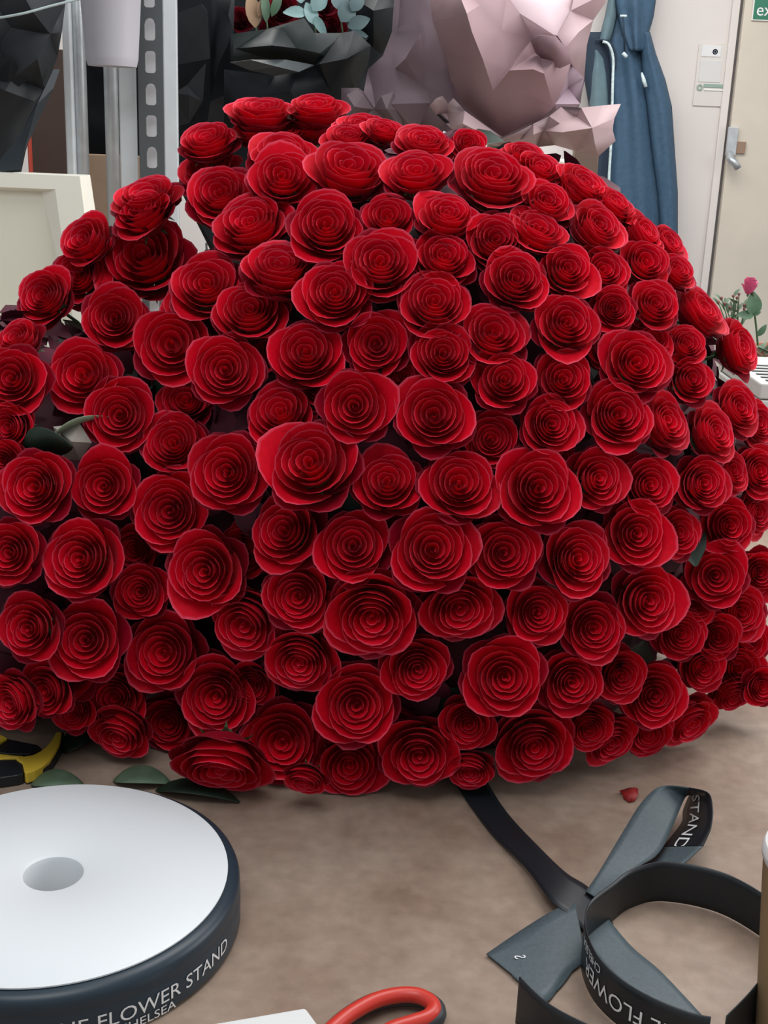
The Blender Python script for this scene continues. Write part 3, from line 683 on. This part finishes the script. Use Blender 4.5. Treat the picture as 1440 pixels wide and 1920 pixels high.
# ------------------------------------------------------------------ background
# cream stacking crates (upper one shows)
def crate(z0, z1, x0, x1, yf, yb, label, taper=.02):
    e = empty('storage_crate', ((x0+x1)/2, (yf+yb)/2, z0), label, 'crate', 'cream plastic crates stacked at left')
    t = taper; H = z1-z0
    lo = [Vector((x0, yf, z0)), Vector((x1, yf, z0)), Vector((x1, yb, z0)), Vector((x0, yb, z0))]
    hi = [Vector((x0+t, yf+t*.5, z1)), Vector((x1-t, yf+t*.5, z1)), Vector((x1-t, yb-t*.5, z1)), Vector((x0+t, yb-t*.5, z1))]
    # shell without its front, and a front frame with a recessed panel
    pydata('shell', lo+hi, [(3, 2, 1, 0), (4, 5, 6, 7), (1, 2, 6, 5), (2, 3, 7, 6), (3, 0, 4, 7)], M_cream, e)
    def fr(u, v, d=0):
        a = lo[0].lerp(lo[1], u); b = hi[0].lerp(hi[1], u); return a.lerp(b, v)+Vector((0, d, 0))
    bm = bmesh.new(); g = {}
    def V(u, v, d):
        k = (u, v, d)
        if k not in g: g[k] = bm.verts.new(fr(u, v, d))
        return g[k]
    bm.faces.new([V(0, 0, 0), V(1, 0, 0), V(.87, .1, 0), V(.13, .1, 0)]); bm.faces.new([V(1, 0, 0), V(1, 1, 0), V(.84, .92, 0), V(.87, .1, 0)])
    bm.faces.new([V(1, 1, 0), V(0, 1, 0), V(.16, .92, 0), V(.84, .92, 0)]); bm.faces.new([V(0, 1, 0), V(0, 0, 0), V(.13, .1, 0), V(.16, .92, 0)])
    D = .018
    bm.faces.new([V(.13, .1, 0), V(.87, .1, 0), V(.83, .12, D), V(.17, .12, D)]); bm.faces.new([V(.87, .1, 0), V(.84, .92, 0), V(.74, .90, D), V(.83, .12, D)])
    bm.faces.new([V(.84, .92, 0), V(.16, .92, 0), V(.2, .90, D), V(.74, .90, D)]); bm.faces.new([V(.16, .92, 0), V(.13, .1, 0), V(.17, .12, D), V(.2, .90, D)])
    bmesh.ops.recalc_face_normals(bm, faces=bm.faces)
    me = bpy.data.meshes.new('front_frame'); bm.to_mesh(me); bm.free(); link('front_frame', me, M_cream, e)
    pydata('recessed_panel', [fr(.17, .12, D), fr(.83, .12, D), fr(.74, .90, D), fr(.2, .90, D)], [(0, 1, 2, 3)], mat('cream_panel', (.84, .82, .68), .5), e)
    return e
p1 = W(143, 331, 2.25); zt = p1.z
crate(TZ+.22, zt, p1.x-.32, p1.x+.035, 2.25, 2.36, 'cream plastic crate with recessed panel, upper one at left edge', .033)
crate(TZ+.0, TZ+.22, p1.x-.33, p1.x+.045, 2.24, 2.37, 'cream crate under the upper one, mostly hidden behind left roses', .02)
# black wrapped bouquet on the crate
bb = empty('wrapped_bouquet', W(20, 322, 2.32), 'black paper wrapped bouquet standing on the cream crate at left edge', 'bouquet')
Yb = 2.32
sheet('wrapping_paper', [(-60, -60, Yb), (30, -60, Yb-.05), (125, -60, Yb+.02), (122, 10, Yb+.0), (116, 60, Yb-.02), (108, 105, Yb+.02), (84, 170, Yb), (66, 225, Yb), (48, 285, Yb), (40, 322, Yb), (-40, 326, Yb)], [(60, 20, Yb-.07), (20, 80, Yb-.03), (70, 110, Yb-.06), (10, 170, Yb-.06), (0, 250, Yb-.02)], M_grey_paper, bb, .012, 45, 3, crisp=True)
sheet('paper_fold', [(0, 300, Yb-.03), (40, 250, Yb-.03), (100, 130, Yb-.02), (112, 130, Yb-.01), (100, 165, Yb-.02), (45, 285, Yb-.03), (38, 318, Yb-.03), (0, 322, Yb-.03)], [(70, 195, Yb-.045)], mat('black_paper_sheen', (.018, .027, .036), .4), bb)
sheet('paper_fold', [(-40, 95, Yb-.03), (20, 110, Yb-.06), (52, 150, Yb-.03), (10, 180, Yb-.04), (-40, 165, Yb-.03)], [], M_black_paper, bb)
tube('ribbon_tie', catmull([W(-30, 38, Yb-.11), W(40, 26, Yb-.12), W(100, 10, Yb-.11), W(175, -8, Yb-.1)], 6), .0022, mat('pale_string', (.5, .6, .6), .5), bb, 6)
# brown box + red strip behind
YB = 2.80
def slab(name, x0, y0, x1, y1, Y, dep, m, parent=None, bev=.002, zbot=None):
    a = W(x0, y0, Y); b = W(x1, y1, Y); z = b.z if zbot is None else zbot
    return box(name, (a.x, Y, z), (b.x, Y+dep, a.z), m, parent, bev)
o = slab('cardboard_box', 130, 288, 262, 420, YB, .06, M_card, zbot=TZ+.0); tag(o, 'tan cardboard box seen between the shelf uprights', 'box')
o = slab('brown_box', 50, 90, 130, 420, YB-.02, .12, mat('dark_card', (.085, .055, .045), .8), zbot=TZ); tag(o, 'dark brown box behind black bouquet above cream crate', 'box')
o = slab('red_strip', 50, 252, 62, 420, YB-.06, .02, M_orange, zbot=TZ); tag(o, 'thin upright red plastic strip above the cream crate', 'strip')
# shelving rack
YR = 2.5
rk = empty('shelving_rack', W(230, 640, YR), 'grey metal shelving rack with slotted upright behind rose dome', 'shelving rack')
rk.location.z = TZ
def upright(x0, x1, yr, m, name='upright', dep=.03, top=-120, xt0=None):
    a = W(x0, 200, yr); b = W(x1, 200, yr)
    return box(name, (a.x, yr, TZ), (b.x, yr+dep, TZ+1.5), m, rk, .003)
upright(121, 136, YR, M_white_steel, dep=.02)
a = W(151, 200, YR+.03); tube('round_upright', [(a.x, YR+.03, TZ), (a.x, YR+.03, TZ+1.5)], .0135, M_steel, rk, 20)
a = W(209, 200, YR+.03); tube('round_upright', [(a.x, YR+.03, TZ), (a.x, YR+.03, TZ+1.5)], .0135, M_steel, rk, 20)
upright(223, 256, YR+.01, M_white_steel, dep=.004)
upright(306, 334, YR-.004, M_white_steel, 'upright_flange', dep=.004)
# slotted face with real holes
def slotted(x0, x1, Y):
    a = W(x0, 200, Y).x; b = W(x1, 200, Y).x; cx = (a+b)/2
    zs = []
    z = W(280, 295, Y).z; pitch = (W(280, 55, Y).z-W(280, 295, Y).z)/4
    vs = []; fs = []
    bm = bmesh.new()
    def q(x0, z0, x1, z1):
        bm.faces.new([bm.verts.new((x, Y, zz)) for x, zz in ((x0, z0), (x1, z0), (x1, z1), (x0, z1))])
    hw = .0102; hh = pitch*.34
    zlow = z-pitch*12; cur = TZ; k0 = -int((z-TZ)/pitch)
    for k in range(k0, 14):
        zc = z+k*pitch; rb, rt = zc-pitch/2, zc+pitch/2
        if rb < TZ: continue
        q(a, rb, cx-hw, rt); q(cx+hw, rb, b, rt)
        # fan around the slot, arched for every other slot
        arch = (k % 2 == 0); n = 8
        top = []
        for i in range(n+1):
            t = i/n; x = cx-hw+2*hw*t
            e = hh*(.55 if arch else .12)*(1-math.sqrt(max(0, 1-(2*t-1)**2))) if arch else hh*.25*abs(2*t-1)**6
            top.append((x, zc+hh-e))
        bot = [(cx-hw+2*hw*i/n, zc-hh+hh*.2*abs(2*i/n-1)**6) for i in range(n+1)]
        for i in range(n):
            for (l, edge) in ((top, rt), (bot, rb)):
                (xa, za), (xb, zb) = l[i], l[i+1]
                bm.faces.new([bm.verts.new((x, Y, zz)) for x, zz in ((xa, za), (xb, zb), (xb, edge), (xa, edge))])
    bmesh.ops.remove_doubles(bm, verts=bm.verts, dist=1e-5); bmesh.ops.recalc_face_normals(bm, faces=bm.faces)
    me = bpy.data.meshes.new('slotted_upright'); bm.to_mesh(me); bm.free()
    o = link('slotted_upright', me, M_dark_steel, rk); s = o.modifiers.new('t', 'SOLIDIFY'); s.thickness = .003; s.offset = 0
slotted(260, 307, YR-.004)
a = W(268, 200, YR+.03).x; b = W(300, 200, YR+.03).x
box('rear_flange', (a, YR+.03, TZ), (b, YR+.034, TZ+1.5), mat('bright_steel', (.8, .78, .80), .5), rk, .001)
zs = W(200, -330, YR).z
box('shelf_board', (W(100, 0, YR).x, YR-.002, zs), (W(338, 0, YR).x, YR+.2, zs+.02), M_white_steel, rk, .002)
# pale bucket hooked on the rack
YK = 2.34
bt = W(199, 122, YK); ax_ = (W(200, 0, YK)-W(203, 126, YK))
bk = empty('flower_bucket', bt, 'pale grey plastic bucket hanging in front of the shelf uprights', 'bucket')
zz0 = bt.z; rb_ = .044
lathe('bucket_body', (bt.x, YK+.05, zz0), [(0.0001, .003), (rb_-.003, .003), (rb_, .0), (rb_+.003, .012), (rb_+.0035, .016), (rb_+.018, .24), (rb_+.021, .245), (rb_+.017, .246), (rb_+.001, .02)], M_bucket, bk, 64)
for (zc, hgt) in ((.036, .008), (.022, .008)):
    box('printed_mark', (W(180, 100, YK).x, YK+.0075, zz0+zc-.003), (W(184, 100, YK).x, YK+.0115, zz0+zc+hgt-.003), mat('mark_grey', (.13, .13, .16), .6), bk, 0)
box('hanging_hook', (bt.x-.02, YK+.09, zz0+.05), (bt.x-.008, YR+.01, zz0+.06), M_steel, bk, .001)

# black wrapped bouquets behind the dome
BK = empty('wrapped_bouquet', W(560, 640, 2.9), 'black paper wrapped bouquet of red flowers above the dome', 'bouquet'); BK.location.z = TZ
Y0 = 2.85
sheet('wrapping_paper', [(130, -80, Y0+.1), (760, -80, Y0+.1), (742, 80, Y0+.1), (700, 160, Y0+.08), (660, 300, Y0+.05), (560, 640, Y0+.05), (480, 640, Y0+.05), (330, 340, Y0+.08), (130, 300, Y0+.1)], [], M_black_paper, BK, .018, 70, 5, crisp=True)
sheet('paper_fold', [(330, 25, Y0), (378, 8, Y0-.04), (388, 20, Y0-.05), (394, 110, Y0-.05), (330, 122, Y0)], [(360, 70, Y0-.03)], M_grey_paper, BK)
sheet('paper_fold', [(325, 175, Y0-.02), (350, 160, Y0-.04), (386, 118, Y0-.05), (380, 190, Y0-.03), (355, 230, Y0-.02), (325, 240, Y0)], [(355, 178, Y0-.06)], M_grey_paper, BK)
sheet('paper_fold', [(395, -20, Y0), (440, -30, Y0-.03), (438, 60, Y0-.07), (410, 120, Y0-.06), (395, 180, Y0)], [], M_black_paper, BK, .008, 50, 8, crisp=True)
# cup front of the bouquet
sheet('wrapping_paper', [(432, 64, Y0-.07), (500, 55, Y0-.1), (570, 34, Y0-.12), (590, 62, Y0-.14), (645, 62, Y0-.12), (690, 72, Y0-.1), (640, 130, Y0-.1), (585, 124, Y0-.12), (510, 112, Y0-.1), (432, 118, Y0-.08)], [(510, 85, Y0-.15), (600, 100, Y0-.16)], mat('black_green_paper', (.010, .017, .018), .5), BK, .008, 45, 4, crisp=True)
sheet('paper_fold', [(432, 117, Y0-.12), (470, 112, Y0-.14), (535, 112, Y0-.15), (590, 122, Y0-.14), (560, 135, Y0-.16), (515, 142, Y0-.13), (470, 132, Y0-.12)], [(520, 125, Y0-.17)], mat('charcoal_green_sheen', (.05, .062, .068), .45), BK)
sheet('wrapping_paper', [(420, 130, Y0-.08), (515, 142, Y0-.1), (560, 134, Y0-.13), (590, 122, Y0-.13), (640, 62, Y0-.13), (665, 58, Y0-.15), (695, 85, Y0-.14), (690, 120, Y0-.12), (665, 170, Y0-.1), (635, 240, Y0-.08), (420, 240, Y0-.05)], [(600, 120, Y0-.17), (650, 110, Y0-.18), (545, 170, Y0-.14), (620, 170, Y0-.12), (480, 180, Y0-.09)], M_black_paper, BK, .008, 50, 6, crisp=True)
sheet('paper_fold', [(645, -20, Y0-.02), (735, -20, Y0-.04), (745, 12, Y0-.05), (738, 60, Y0-.04), (715, 102, Y0-.05), (700, 90, Y0-.07), (660, 55, Y0-.06), (655, 30, Y0-.03)], [(700, 20, Y0-.1)], M_black_paper, BK, .006, 40, 9, crisp=True)
sheet('paper_fold', [(395, 190, Y0-.02), (420, 180, Y0-.05), (440, 205, Y0-.04), (420, 240, Y0-.02), (385, 250, Y0)], [], M_grey_paper, BK)
# flowers in it
GR = 'red flowers in the black wrapped bouquet'
VB = [rose_variant(81, 1.0, NP=10, NH=5, petalm=M_burg, guardm=M_burg)]
for (x, y, s, lb) in ((452, 34, 46, 'dark red flower in black bouquet, leftmost, beside tan leaf'), (530, 14, 62, 'dark red flower in black bouquet left of pale eucalyptus'), (505, 48, 34, 'small red flower low on black paper fold'), (622, 46, 56, 'dark red flower drooping between eucalyptus sprigs'), (612, 8, 40, 'small dark red flower at top edge above drooping flower')):
    p = W(x, y, Y0-.04); v = (CAM-p).normalized()
    place_rose(VB[0], p, (v+Vector((0, 0, .35))).normalized(), s/F*Y0/2, x, lb, GR, 'red_flower', 'flower')
def spray(name, lab, specs, m, Y, cat='foliage'):
    e = empty(name, W(specs[0][0], specs[0][1], Y), lab, cat, None)
    x0, y0 = specs[0][0], specs[0][1]
    tube('stem', [W(x0+6, y0+50, Y+.03), W(x0, y0, Y+.01)], .0018, M_stem, e, 6)
    for (x, y, ang, L, wd) in specs:
        a, b = leaf_data(L, wd, 6, L*.3, .2)
        R = Matrix((RT, UP, -fwd)).transposed() @ Matrix.Rotation(math.radians(ang-90), 3, 'Z') @ Matrix.Rotation(.3, 3, 'Y')
        pydata('leaf', [W(x, y, Y)+R @ Vector(v) for v in a], b, m, e, True)
    return e
spray('eucalyptus_sprig', 'pale eucalyptus sprig left of the drooping dark red flower', [(590, 45, 110, .05, .03), (575, 25, 175, .05, .03), (588, 20, 60, .05, .035), (565, 5, 100, .04, .03), (590, 30, -60, .05, .02)], M_euca, Y0-.1)
spray('eucalyptus_sprig', 'grey eucalyptus sprig right of the drooping dark red flower', [(640, 40, 60, .05, .04), (652, 50, 20, .05, .03), (640, 20, 100, .05, .04), (660, 20, 60, .045, .03), (655, 62, -10, .04, .02)], mat('dim_eucalyptus', (.10, .16, .17), .6), Y0-.1)
spray('dry_leaf_sprig', 'tan dried leaf between the left dark red flowers', [(480, 50, 100, .075, .035), (485, 30, 70, .05, .02)], mat('tan_leaf', (.30, .19, .11), .7), Y0-.07)
spray('leaf_sprig', 'green leaf blade right of the tan dried leaf', [(500, 40, 95, .07, .02), (510, 30, 70, .06, .02)], M_leaf, Y0-.075)

# mauve bouquet
MB_ = empty('wrapped_bouquet', W(940, 640, 2.7), 'large bouquet wrapped in crumpled mauve paper behind dome', 'bouquet')
Ym = 2.65
zb = W(1050, 300, Ym).z
MB_.location = (W(940, 600, Ym).x, Ym+.1, zb)
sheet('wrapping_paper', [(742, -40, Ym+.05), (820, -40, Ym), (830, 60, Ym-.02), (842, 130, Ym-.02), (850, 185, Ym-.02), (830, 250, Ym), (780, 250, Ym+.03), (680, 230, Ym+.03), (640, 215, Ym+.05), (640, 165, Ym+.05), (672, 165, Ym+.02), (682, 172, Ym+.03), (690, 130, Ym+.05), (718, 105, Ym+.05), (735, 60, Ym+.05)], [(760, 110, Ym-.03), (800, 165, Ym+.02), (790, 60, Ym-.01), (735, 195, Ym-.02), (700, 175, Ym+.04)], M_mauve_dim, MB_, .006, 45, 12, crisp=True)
sheet('wrapping_paper', [(640, 200, Ym+.02), (650, 178, Ym), (668, 168, Ym), (682, 178, Ym+.01), (700, 205, Ym+.02), (715, 180, Ym-.01), (738, 172, Ym-.01), (752, 205, Ym), (755, 245, Ym+.02), (640, 245, Ym+.02)], [(665, 200, Ym-.03), (725, 205, Ym-.03)], mat('shaded_mauve_fold', (.15, .11, .125), .65), MB_)  # darker mauve: shade on the left folds painted in
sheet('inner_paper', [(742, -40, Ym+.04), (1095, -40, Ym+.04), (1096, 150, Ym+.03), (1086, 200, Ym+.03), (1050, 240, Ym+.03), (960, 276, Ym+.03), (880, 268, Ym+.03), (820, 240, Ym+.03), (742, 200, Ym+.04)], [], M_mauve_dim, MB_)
main = [(800, -40, Ym-.02), (850, -40, Ym-.08), (905, -40, Ym-.10), (950, -10, Ym-.12), (975, 25, Ym-.15), (1040, 66, Ym-.16), (1060, 90, Ym-.15), (1070, 118, Ym-.12), (1058, 160, Ym-.12), (1038, 200, Ym-.11), (1020, 218, Ym-.10), (985, 235, Ym-.10), (942, 256, Ym-.09), (900, 225, Ym-.08), (868, 195, Ym-.06), (846, 150, Ym-.05), (832, 100, Ym-.04), (812, 40, Ym-.03)]
sheet('wrapping_paper', main, [(875, 25, Ym-.19), (885, 60, Ym-.18), (905, 110, Ym-.16), (925, 170, Ym-.14), (950, 130, Ym-.15), (1000, 70, Ym-.13), (1000, 130, Ym-.19), (1020, 138, Ym-.18), (955, 132, Ym-.17), (975, 170, Ym-.13), (1010, 95, Ym-.12), (940, 60, Ym-.14), (900, 10, Ym-.13)], M_mauve, MB_, 0, 0, 1, crisp=True)
sheet('paper_flap', [(995, 76, Ym-.17), (1010, 66, Ym-.19), (1040, 68, Ym-.20), (1062, 90, Ym-.18), (1072, 118, Ym-.14), (1050, 128, Ym-.16), (1030, 122, Ym-.14), (1005, 100, Ym-.14)], [(1035, 95, Ym-.19)], mat('deep_mauve_paper', (.27, .17, .195), .65), MB_, crisp=True)
sheet('bright_panel', [(945, -40, Ym-.02), (1090, -40, Ym-.02), (1075, 15, Ym-.05), (1048, 68, Ym-.12), (1020, 58, Ym-.13), (978, 28, Ym-.13), (945, -5, Ym-.10)], [(1020, 10, Ym-.06)], M_mauve_lit, MB_, crisp=True)
sheet('paper_edge', [(1085, -40, Ym-.03), (1150, -40, Ym), (1135, 5, Ym-.02), (1112, 38, Ym-.02), (1100, 85, Ym-.02), (1095, 148, Ym-.03), (1084, 135, Ym-.06), (1070, 118, Ym-.11), (1060, 90, Ym-.13), (1045, 66, Ym-.12), (1070, 20, Ym-.06)], [(1085, 60, Ym-.10), (1110, 0, Ym-.06)], mat('rose_pink_paper', (.58, .42, .45), .6, trans=.2), MB_, crisp=True)
sheet('wrapping_paper', [(1068, 118, Ym-.10), (1095, 146, Ym-.04), (1088, 195, Ym-.04), (1050, 225, Ym-.05), (1000, 262, Ym-.05), (950, 262, Ym-.05), (1020, 216, Ym-.09), (1040, 195, Ym-.10)], [(1065, 165, Ym-.03), (1030, 225, Ym-.04)], mat('mauve_paper_in_shade', (.33, .235, .285), .6), MB_, crisp=True)  # right sheet: its shade is painted into a greyer mauve
# skirts
sheet('paper_skirt', [(806, 198, Ym-.08), (818, 185, Ym-.10), (830, 180, Ym-.09), (840, 195, Ym-.06), (850, 184, Ym-.10), (872, 208, Ym-.12), (905, 232, Ym-.12), (940, 256, Ym-.11), (948, 275, Ym-.06), (915, 272, Ym-.04), (880, 262, Ym-.06), (845, 240, Ym-.07), (818, 215, Ym-.06)], [(838, 212, Ym-.04), (868, 232, Ym-.14), (905, 250, Ym-.13)], mat('skirt_mauve', (.50, .36, .375), .6, trans=.15), MB_, 0, 0, 2, crisp=True)
sheet('paper_skirt', [(935, 262, Ym-.10), (962, 252, Ym-.13), (1000, 232, Ym-.12), (1030, 218, Ym-.10), (1052, 200, Ym-.08), (1090, 202, Ym-.10), (1130, 198, Ym-.12), (1164, 195, Ym-.13), (1152, 222, Ym-.16), (1148, 242, Ym-.15), (1154, 264, Ym-.14), (1122, 293, Ym-.16), (1080, 283, Ym-.13), (1040, 272, Ym-.10), (1005, 276, Ym-.07), (940, 278, Ym-.05)], [(1000, 252, Ym-.14), (1055, 248, Ym-.18), (1110, 240, Ym-.19), (1080, 218, Ym-.08), (1020, 245, Ym-.08), (975, 262, Ym-.09), (1115, 268, Ym-.18), (1050, 232, Ym-.12)], mat('skirt_mauve', (.50, .36, .375), .6), MB_, 0, 0, 2, crisp=True)
tube('stem_bundle', [(MB_.location.x, Ym+.1, zb), (MB_.location.x, Ym+.08, zb+.12)], [.05, .03], M_stem, MB_, 12)
# cream cupboard under it
a = W(880, 279, Ym-.02); b = W(1078, 279, Ym-.02)
o = box('cream_box', (W(860, 300, 2.65).x, Ym-.02, TZ), (b.x, Ym+.3, zb+.0), M_cream, None, .004); tag(o, 'cream storage box top seen under mauve bouquet right of crest', 'box')
o = slab('brown_post', 1079, 276, 1112, 420, Ym+.05, .04, mat('brown_wood', (.16, .11, .085), .7), zbot=TZ); tag(o, 'short brown wooden post right of the cream box', 'post')

# jacket on the wall
def drape(name, rows_, Y0, bulge, folds, m, parent, n=24, amp=.012, ph=0):
    """cloth hanging: rows of (py, x left, x right); Y bulges toward the viewer"""
    R2 = [];
    for i in range(len(rows_)-1):
        for k in range(6):
            t = k/6; a_, b_ = rows_[i], rows_[i+1]; R2.append([a_[j]*(1-t)+b_[j]*t for j in range(3)])
    R2.append(rows_[-1]); vs = []; fs = []
    for j, (py, xl, xr) in enumerate(R2):
        for i in range(n+1):
            t = i/n; s = math.sin(PI*t)
            Y = Y0-bulge*s**.6-amp*math.sin(folds*t*PI*2+ph+.6*math.sin(j*.12))*s-amp*.5*noise.noise(Vector((t*5, j*.12, ph)))
            vs.append(W(xl+(xr-xl)*t, py, Y))
    for j in range(len(R2)-1):
        for i in range(n): q = j*(n+1)+i; fs.append((q, q+1, q+n+2, q+n+1))
    o = pydata(name, vs, fs, m, parent, True); s = o.modifiers.new('t', 'SOLIDIFY'); s.thickness = .004; s.offset = 1
    return o
YJ = 4.43
jk = empty('jacket', W(1190, 520, YJ), 'navy blue jacket hanging on wall between mauve bouquet and door', 'jacket')
drape('body', [(-120, 1150, 1225), (-20, 1148, 1226), (40, 1146, 1216), (75, 1140, 1212), (120, 1140, 1218), (200, 1140, 1232), (300, 1136, 1242), (400, 1132, 1250), (470, 1125, 1256), (560, 1110, 1262)], YJ, .05, 2.2, M_navy, jk, 28, .010)
drape('sleeve', [(60, 1200, 1219), (100, 1200, 1230), (150, 1205, 1248), (200, 1212, 1260), (290, 1222, 1266), (360, 1232, 1271), (440, 1238, 1271), (500, 1240, 1268)], YJ-.03, .045, 1.2, M_navy, jk, 14, .006, 2)
drape('hood', [(-120, 1150, 1232), (-40, 1150, 1233), (0, 1152, 1230), (30, 1158, 1226), (62, 1165, 1217), (95, 1178, 1206)], YJ-.05, .04, 2, M_navy, jk, 18, .012, 1)
drape('lining', [(-60, 1142, 1160), (0, 1140, 1158), (30, 1134, 1158), (60, 1126, 1150), (76, 1122, 1144)], YJ-.035, .02, .5, M_teal, jk, 10, .004)
drape('inner_panel', [(60, 1092, 1138), (130, 1092, 1146), (200, 1104, 1146), (300, 1100, 1144), (420, 1090, 1140), (540, 1085, 1130)], YJ-.025, .02, .7, M_navy2, jk, 12, .004)
drape('grey_panel', [(94, 1114, 1122), (110, 1112, 1132), (140, 1108, 1138), (180, 1106, 1141), (230, 1102, 1142), (270, 1098, 1141)], YJ-.035, .02, .8, M_teal, jk, 12, .004)
tube('zip_tape', catmull([W(x, y, YJ-.062) for x, y in ((1130, 78), (1140, 82), (1147, 96), (1150, 115), (1149, 150), (1148, 190), (1147, 230), (1145, 280), (1142, 330), (1140, 400))], 5), .008, M_zip, jk, 8, (1, .6))
tube('collar_edge', catmull([W(x, y, YJ-.06) for x, y in ((1116, 76), (1130, 75), (1145, 82), (1154, 100), (1154, 130))], 5), .0035, M_navy2, jk, 6)
dcd = tube('drawcord', [W(1168, 32, YJ-.12), W(1170, 60, YJ-.115), W(1171, 98, YJ-.10)], .003, M_navy2, jk, 6)
tube('cord_toggle', [W(1168, 99, YJ-.10), W(1175, 107, YJ-.10)], .0062, M_zip, dcd, 8)
tube('hood_tab', [W(1163, 30, YJ-.105), W(1175, 30, YJ-.105)], .004, M_zip, jk, 8)
tube('reflective_piping', [W(1203, 136, YJ-.075), W(1207, 150, YJ-.075), W(1211, 163, YJ-.075)], [.003, .007, .006], M_zip, jk, 8)
o = tube('wall_hook', [W(1190, -95, 4.5), W(1190, -90, YJ-.03), W(1190, -110, YJ-.05)], .006, M_steel); tag(o, 'steel wall hook holding the navy jacket above the frame', 'hook')

# pink rose and greenery at right
YP = 2.6
pr = empty('pink_rose', W(1412, 700, YP), 'single small pink rose bud with round green leaf at right edge', 'rose')
pr.location.z = TZ
VP = rose_variant(91, .9, NP=8, NH=5, petalm=M_pinkrose, guardm=M_pinkrose)
c = W(1409, 519, YP); rt_ = Matrix.Translation(c) @ Matrix.Rotation(.08, 4, 'Y') @ Matrix.Diagonal((.0165, .0165, .0270, 1))
for nm, me in VP:
    if nm in ('stem',): continue
    m2 = me.copy(); m2.transform(rt_); o = link(nm, m2, None, pr)
tube('stem', catmull([W(1410, 540, YP), W(1414, 580, YP+.01), W(1419, 625, YP+.01), W(1422, 670, YP+.01), W(1425, 760, YP+.01), W(1425, 860, YP+.01)], 4), .0022, M_stem, pr, 8)
Rc = Matrix((RT, UP, -fwd)).transposed()
def pleaf(x, y, ang, L, wd, m, parent, Y=YP, roll=.2):
    a, b = leaf_data(L, wd, 8, L*.3, .2); R = Rc @ Matrix.Rotation(math.radians(ang-90), 3, 'Z') @ Matrix.Rotation(roll, 3, 'Y')
    return pydata('leaf', [W(x, y, Y)+R @ Vector(v) for v in a], b, m, parent, True)
pleaf(1412, 592, 88, .052, .036, M_leaf, pr, YP-.01)
pleaf(1413, 592, 175, .035, .02, M_leaf, pr, YP-.01)
pleaf(1414, 592, 30, .018, .006, M_leaf, pr, YP-.01)
pleaf(1420, 630, 50, .032, .014, M_leaf, pr, YP-.01)
gs = empty('greenery_sprig', W(1380, 700, YP+.06), 'feathery green sprig with tiny red buds left of pink rose', 'foliage')
gs.location.z = TZ
rg = random.Random(4)
for k in range(9):
    x0, y0 = 1385+rg.uniform(-6, 8), 660; x1, y1 = 1350+k*6+rg.uniform(-4, 4), 552+rg.uniform(-6, 26)+abs(k-4)*2
    tube('stem', catmull([W(x0, 860, YP+.06), W(x0, y0, YP+.06), W((x0+x1)/2, (y0+y1)/2, YP+.05), W(x1, y1, YP+.05)], 3), .0012, M_stem, gs, 5)
    for j in range(3):
        t = rg.uniform(.4, 1); pleaf(x0+(x1-x0)*t, y0+(y1-y0)*t, rg.uniform(20, 160), .022, .008, M_leaf_g, gs, YP+.05, rg.uniform(-1, 1))
    b_ = W(x1, y1, YP+.05); lathe('bud', b_, [(.0001, .004), (.003, .002), (.0035, 0), (.002, -.003), (.0001, -.004)], mat('bud_brown', (.20, .08, .07), .6), gs, 8)
# potted pale leaf behind the dome edge and flowers at the right edge
pv_ = empty('flower_pot', W(1450, 720, 2.55), 'terracotta pot of faded reddish plants cut by right edge', 'plant pot'); pv_.location.z = TZ
bx = W(1470, 690, 2.55)
lathe('pot', (bx.x+.02, 2.6, TZ), [(.0001, .0), (.05, 0), (.068, bx.z-TZ-.01), (.074, bx.z-TZ-.01), (.074, bx.z-TZ+.035), (.066, bx.z-TZ+.035), (.06, bx.z-TZ+.02), (.0001, bx.z-TZ+.02)], mat('terracotta', (.34, .14, .09), .8, noise_s=30, noise_a=.35), pv_, 40)
for k in range(14):
    pleaf(1425+rg.uniform(-5, 20), 665+rg.uniform(-8, 12), rg.uniform(20, 160), .03, .012, M_leaf_g if k % 2 else mat('russet_leaf', (.3, .13, .09), .7), pv_, 2.5, rg.uniform(-1, 1))
nz = W(1430, 695, 2.2).z
np_ = empty('newspaper_stack', (W(1470, 700, 2.2).x, 2.25, TZ), 'stack of printed newspaper behind the roses at right edge', 'newspaper')
xx = W(1418, 700, 2.1).x
for k in range(8):
    z0 = TZ+(nz-TZ)*k/8; box('newspaper', (xx+.004*(k % 3), 2.08, z0+.001), (xx+.3, 2.36, TZ+(nz-TZ)*(k+1)/8-.001), M_news, np_, .003)
for k in range(6):
    box('print_line', (xx+.02, 2.10+k*.03, nz-.0008), (xx+.2, 2.11+k*.03, nz+.0004), mat('ink', (.06, .06, .06), .8), np_, 0)
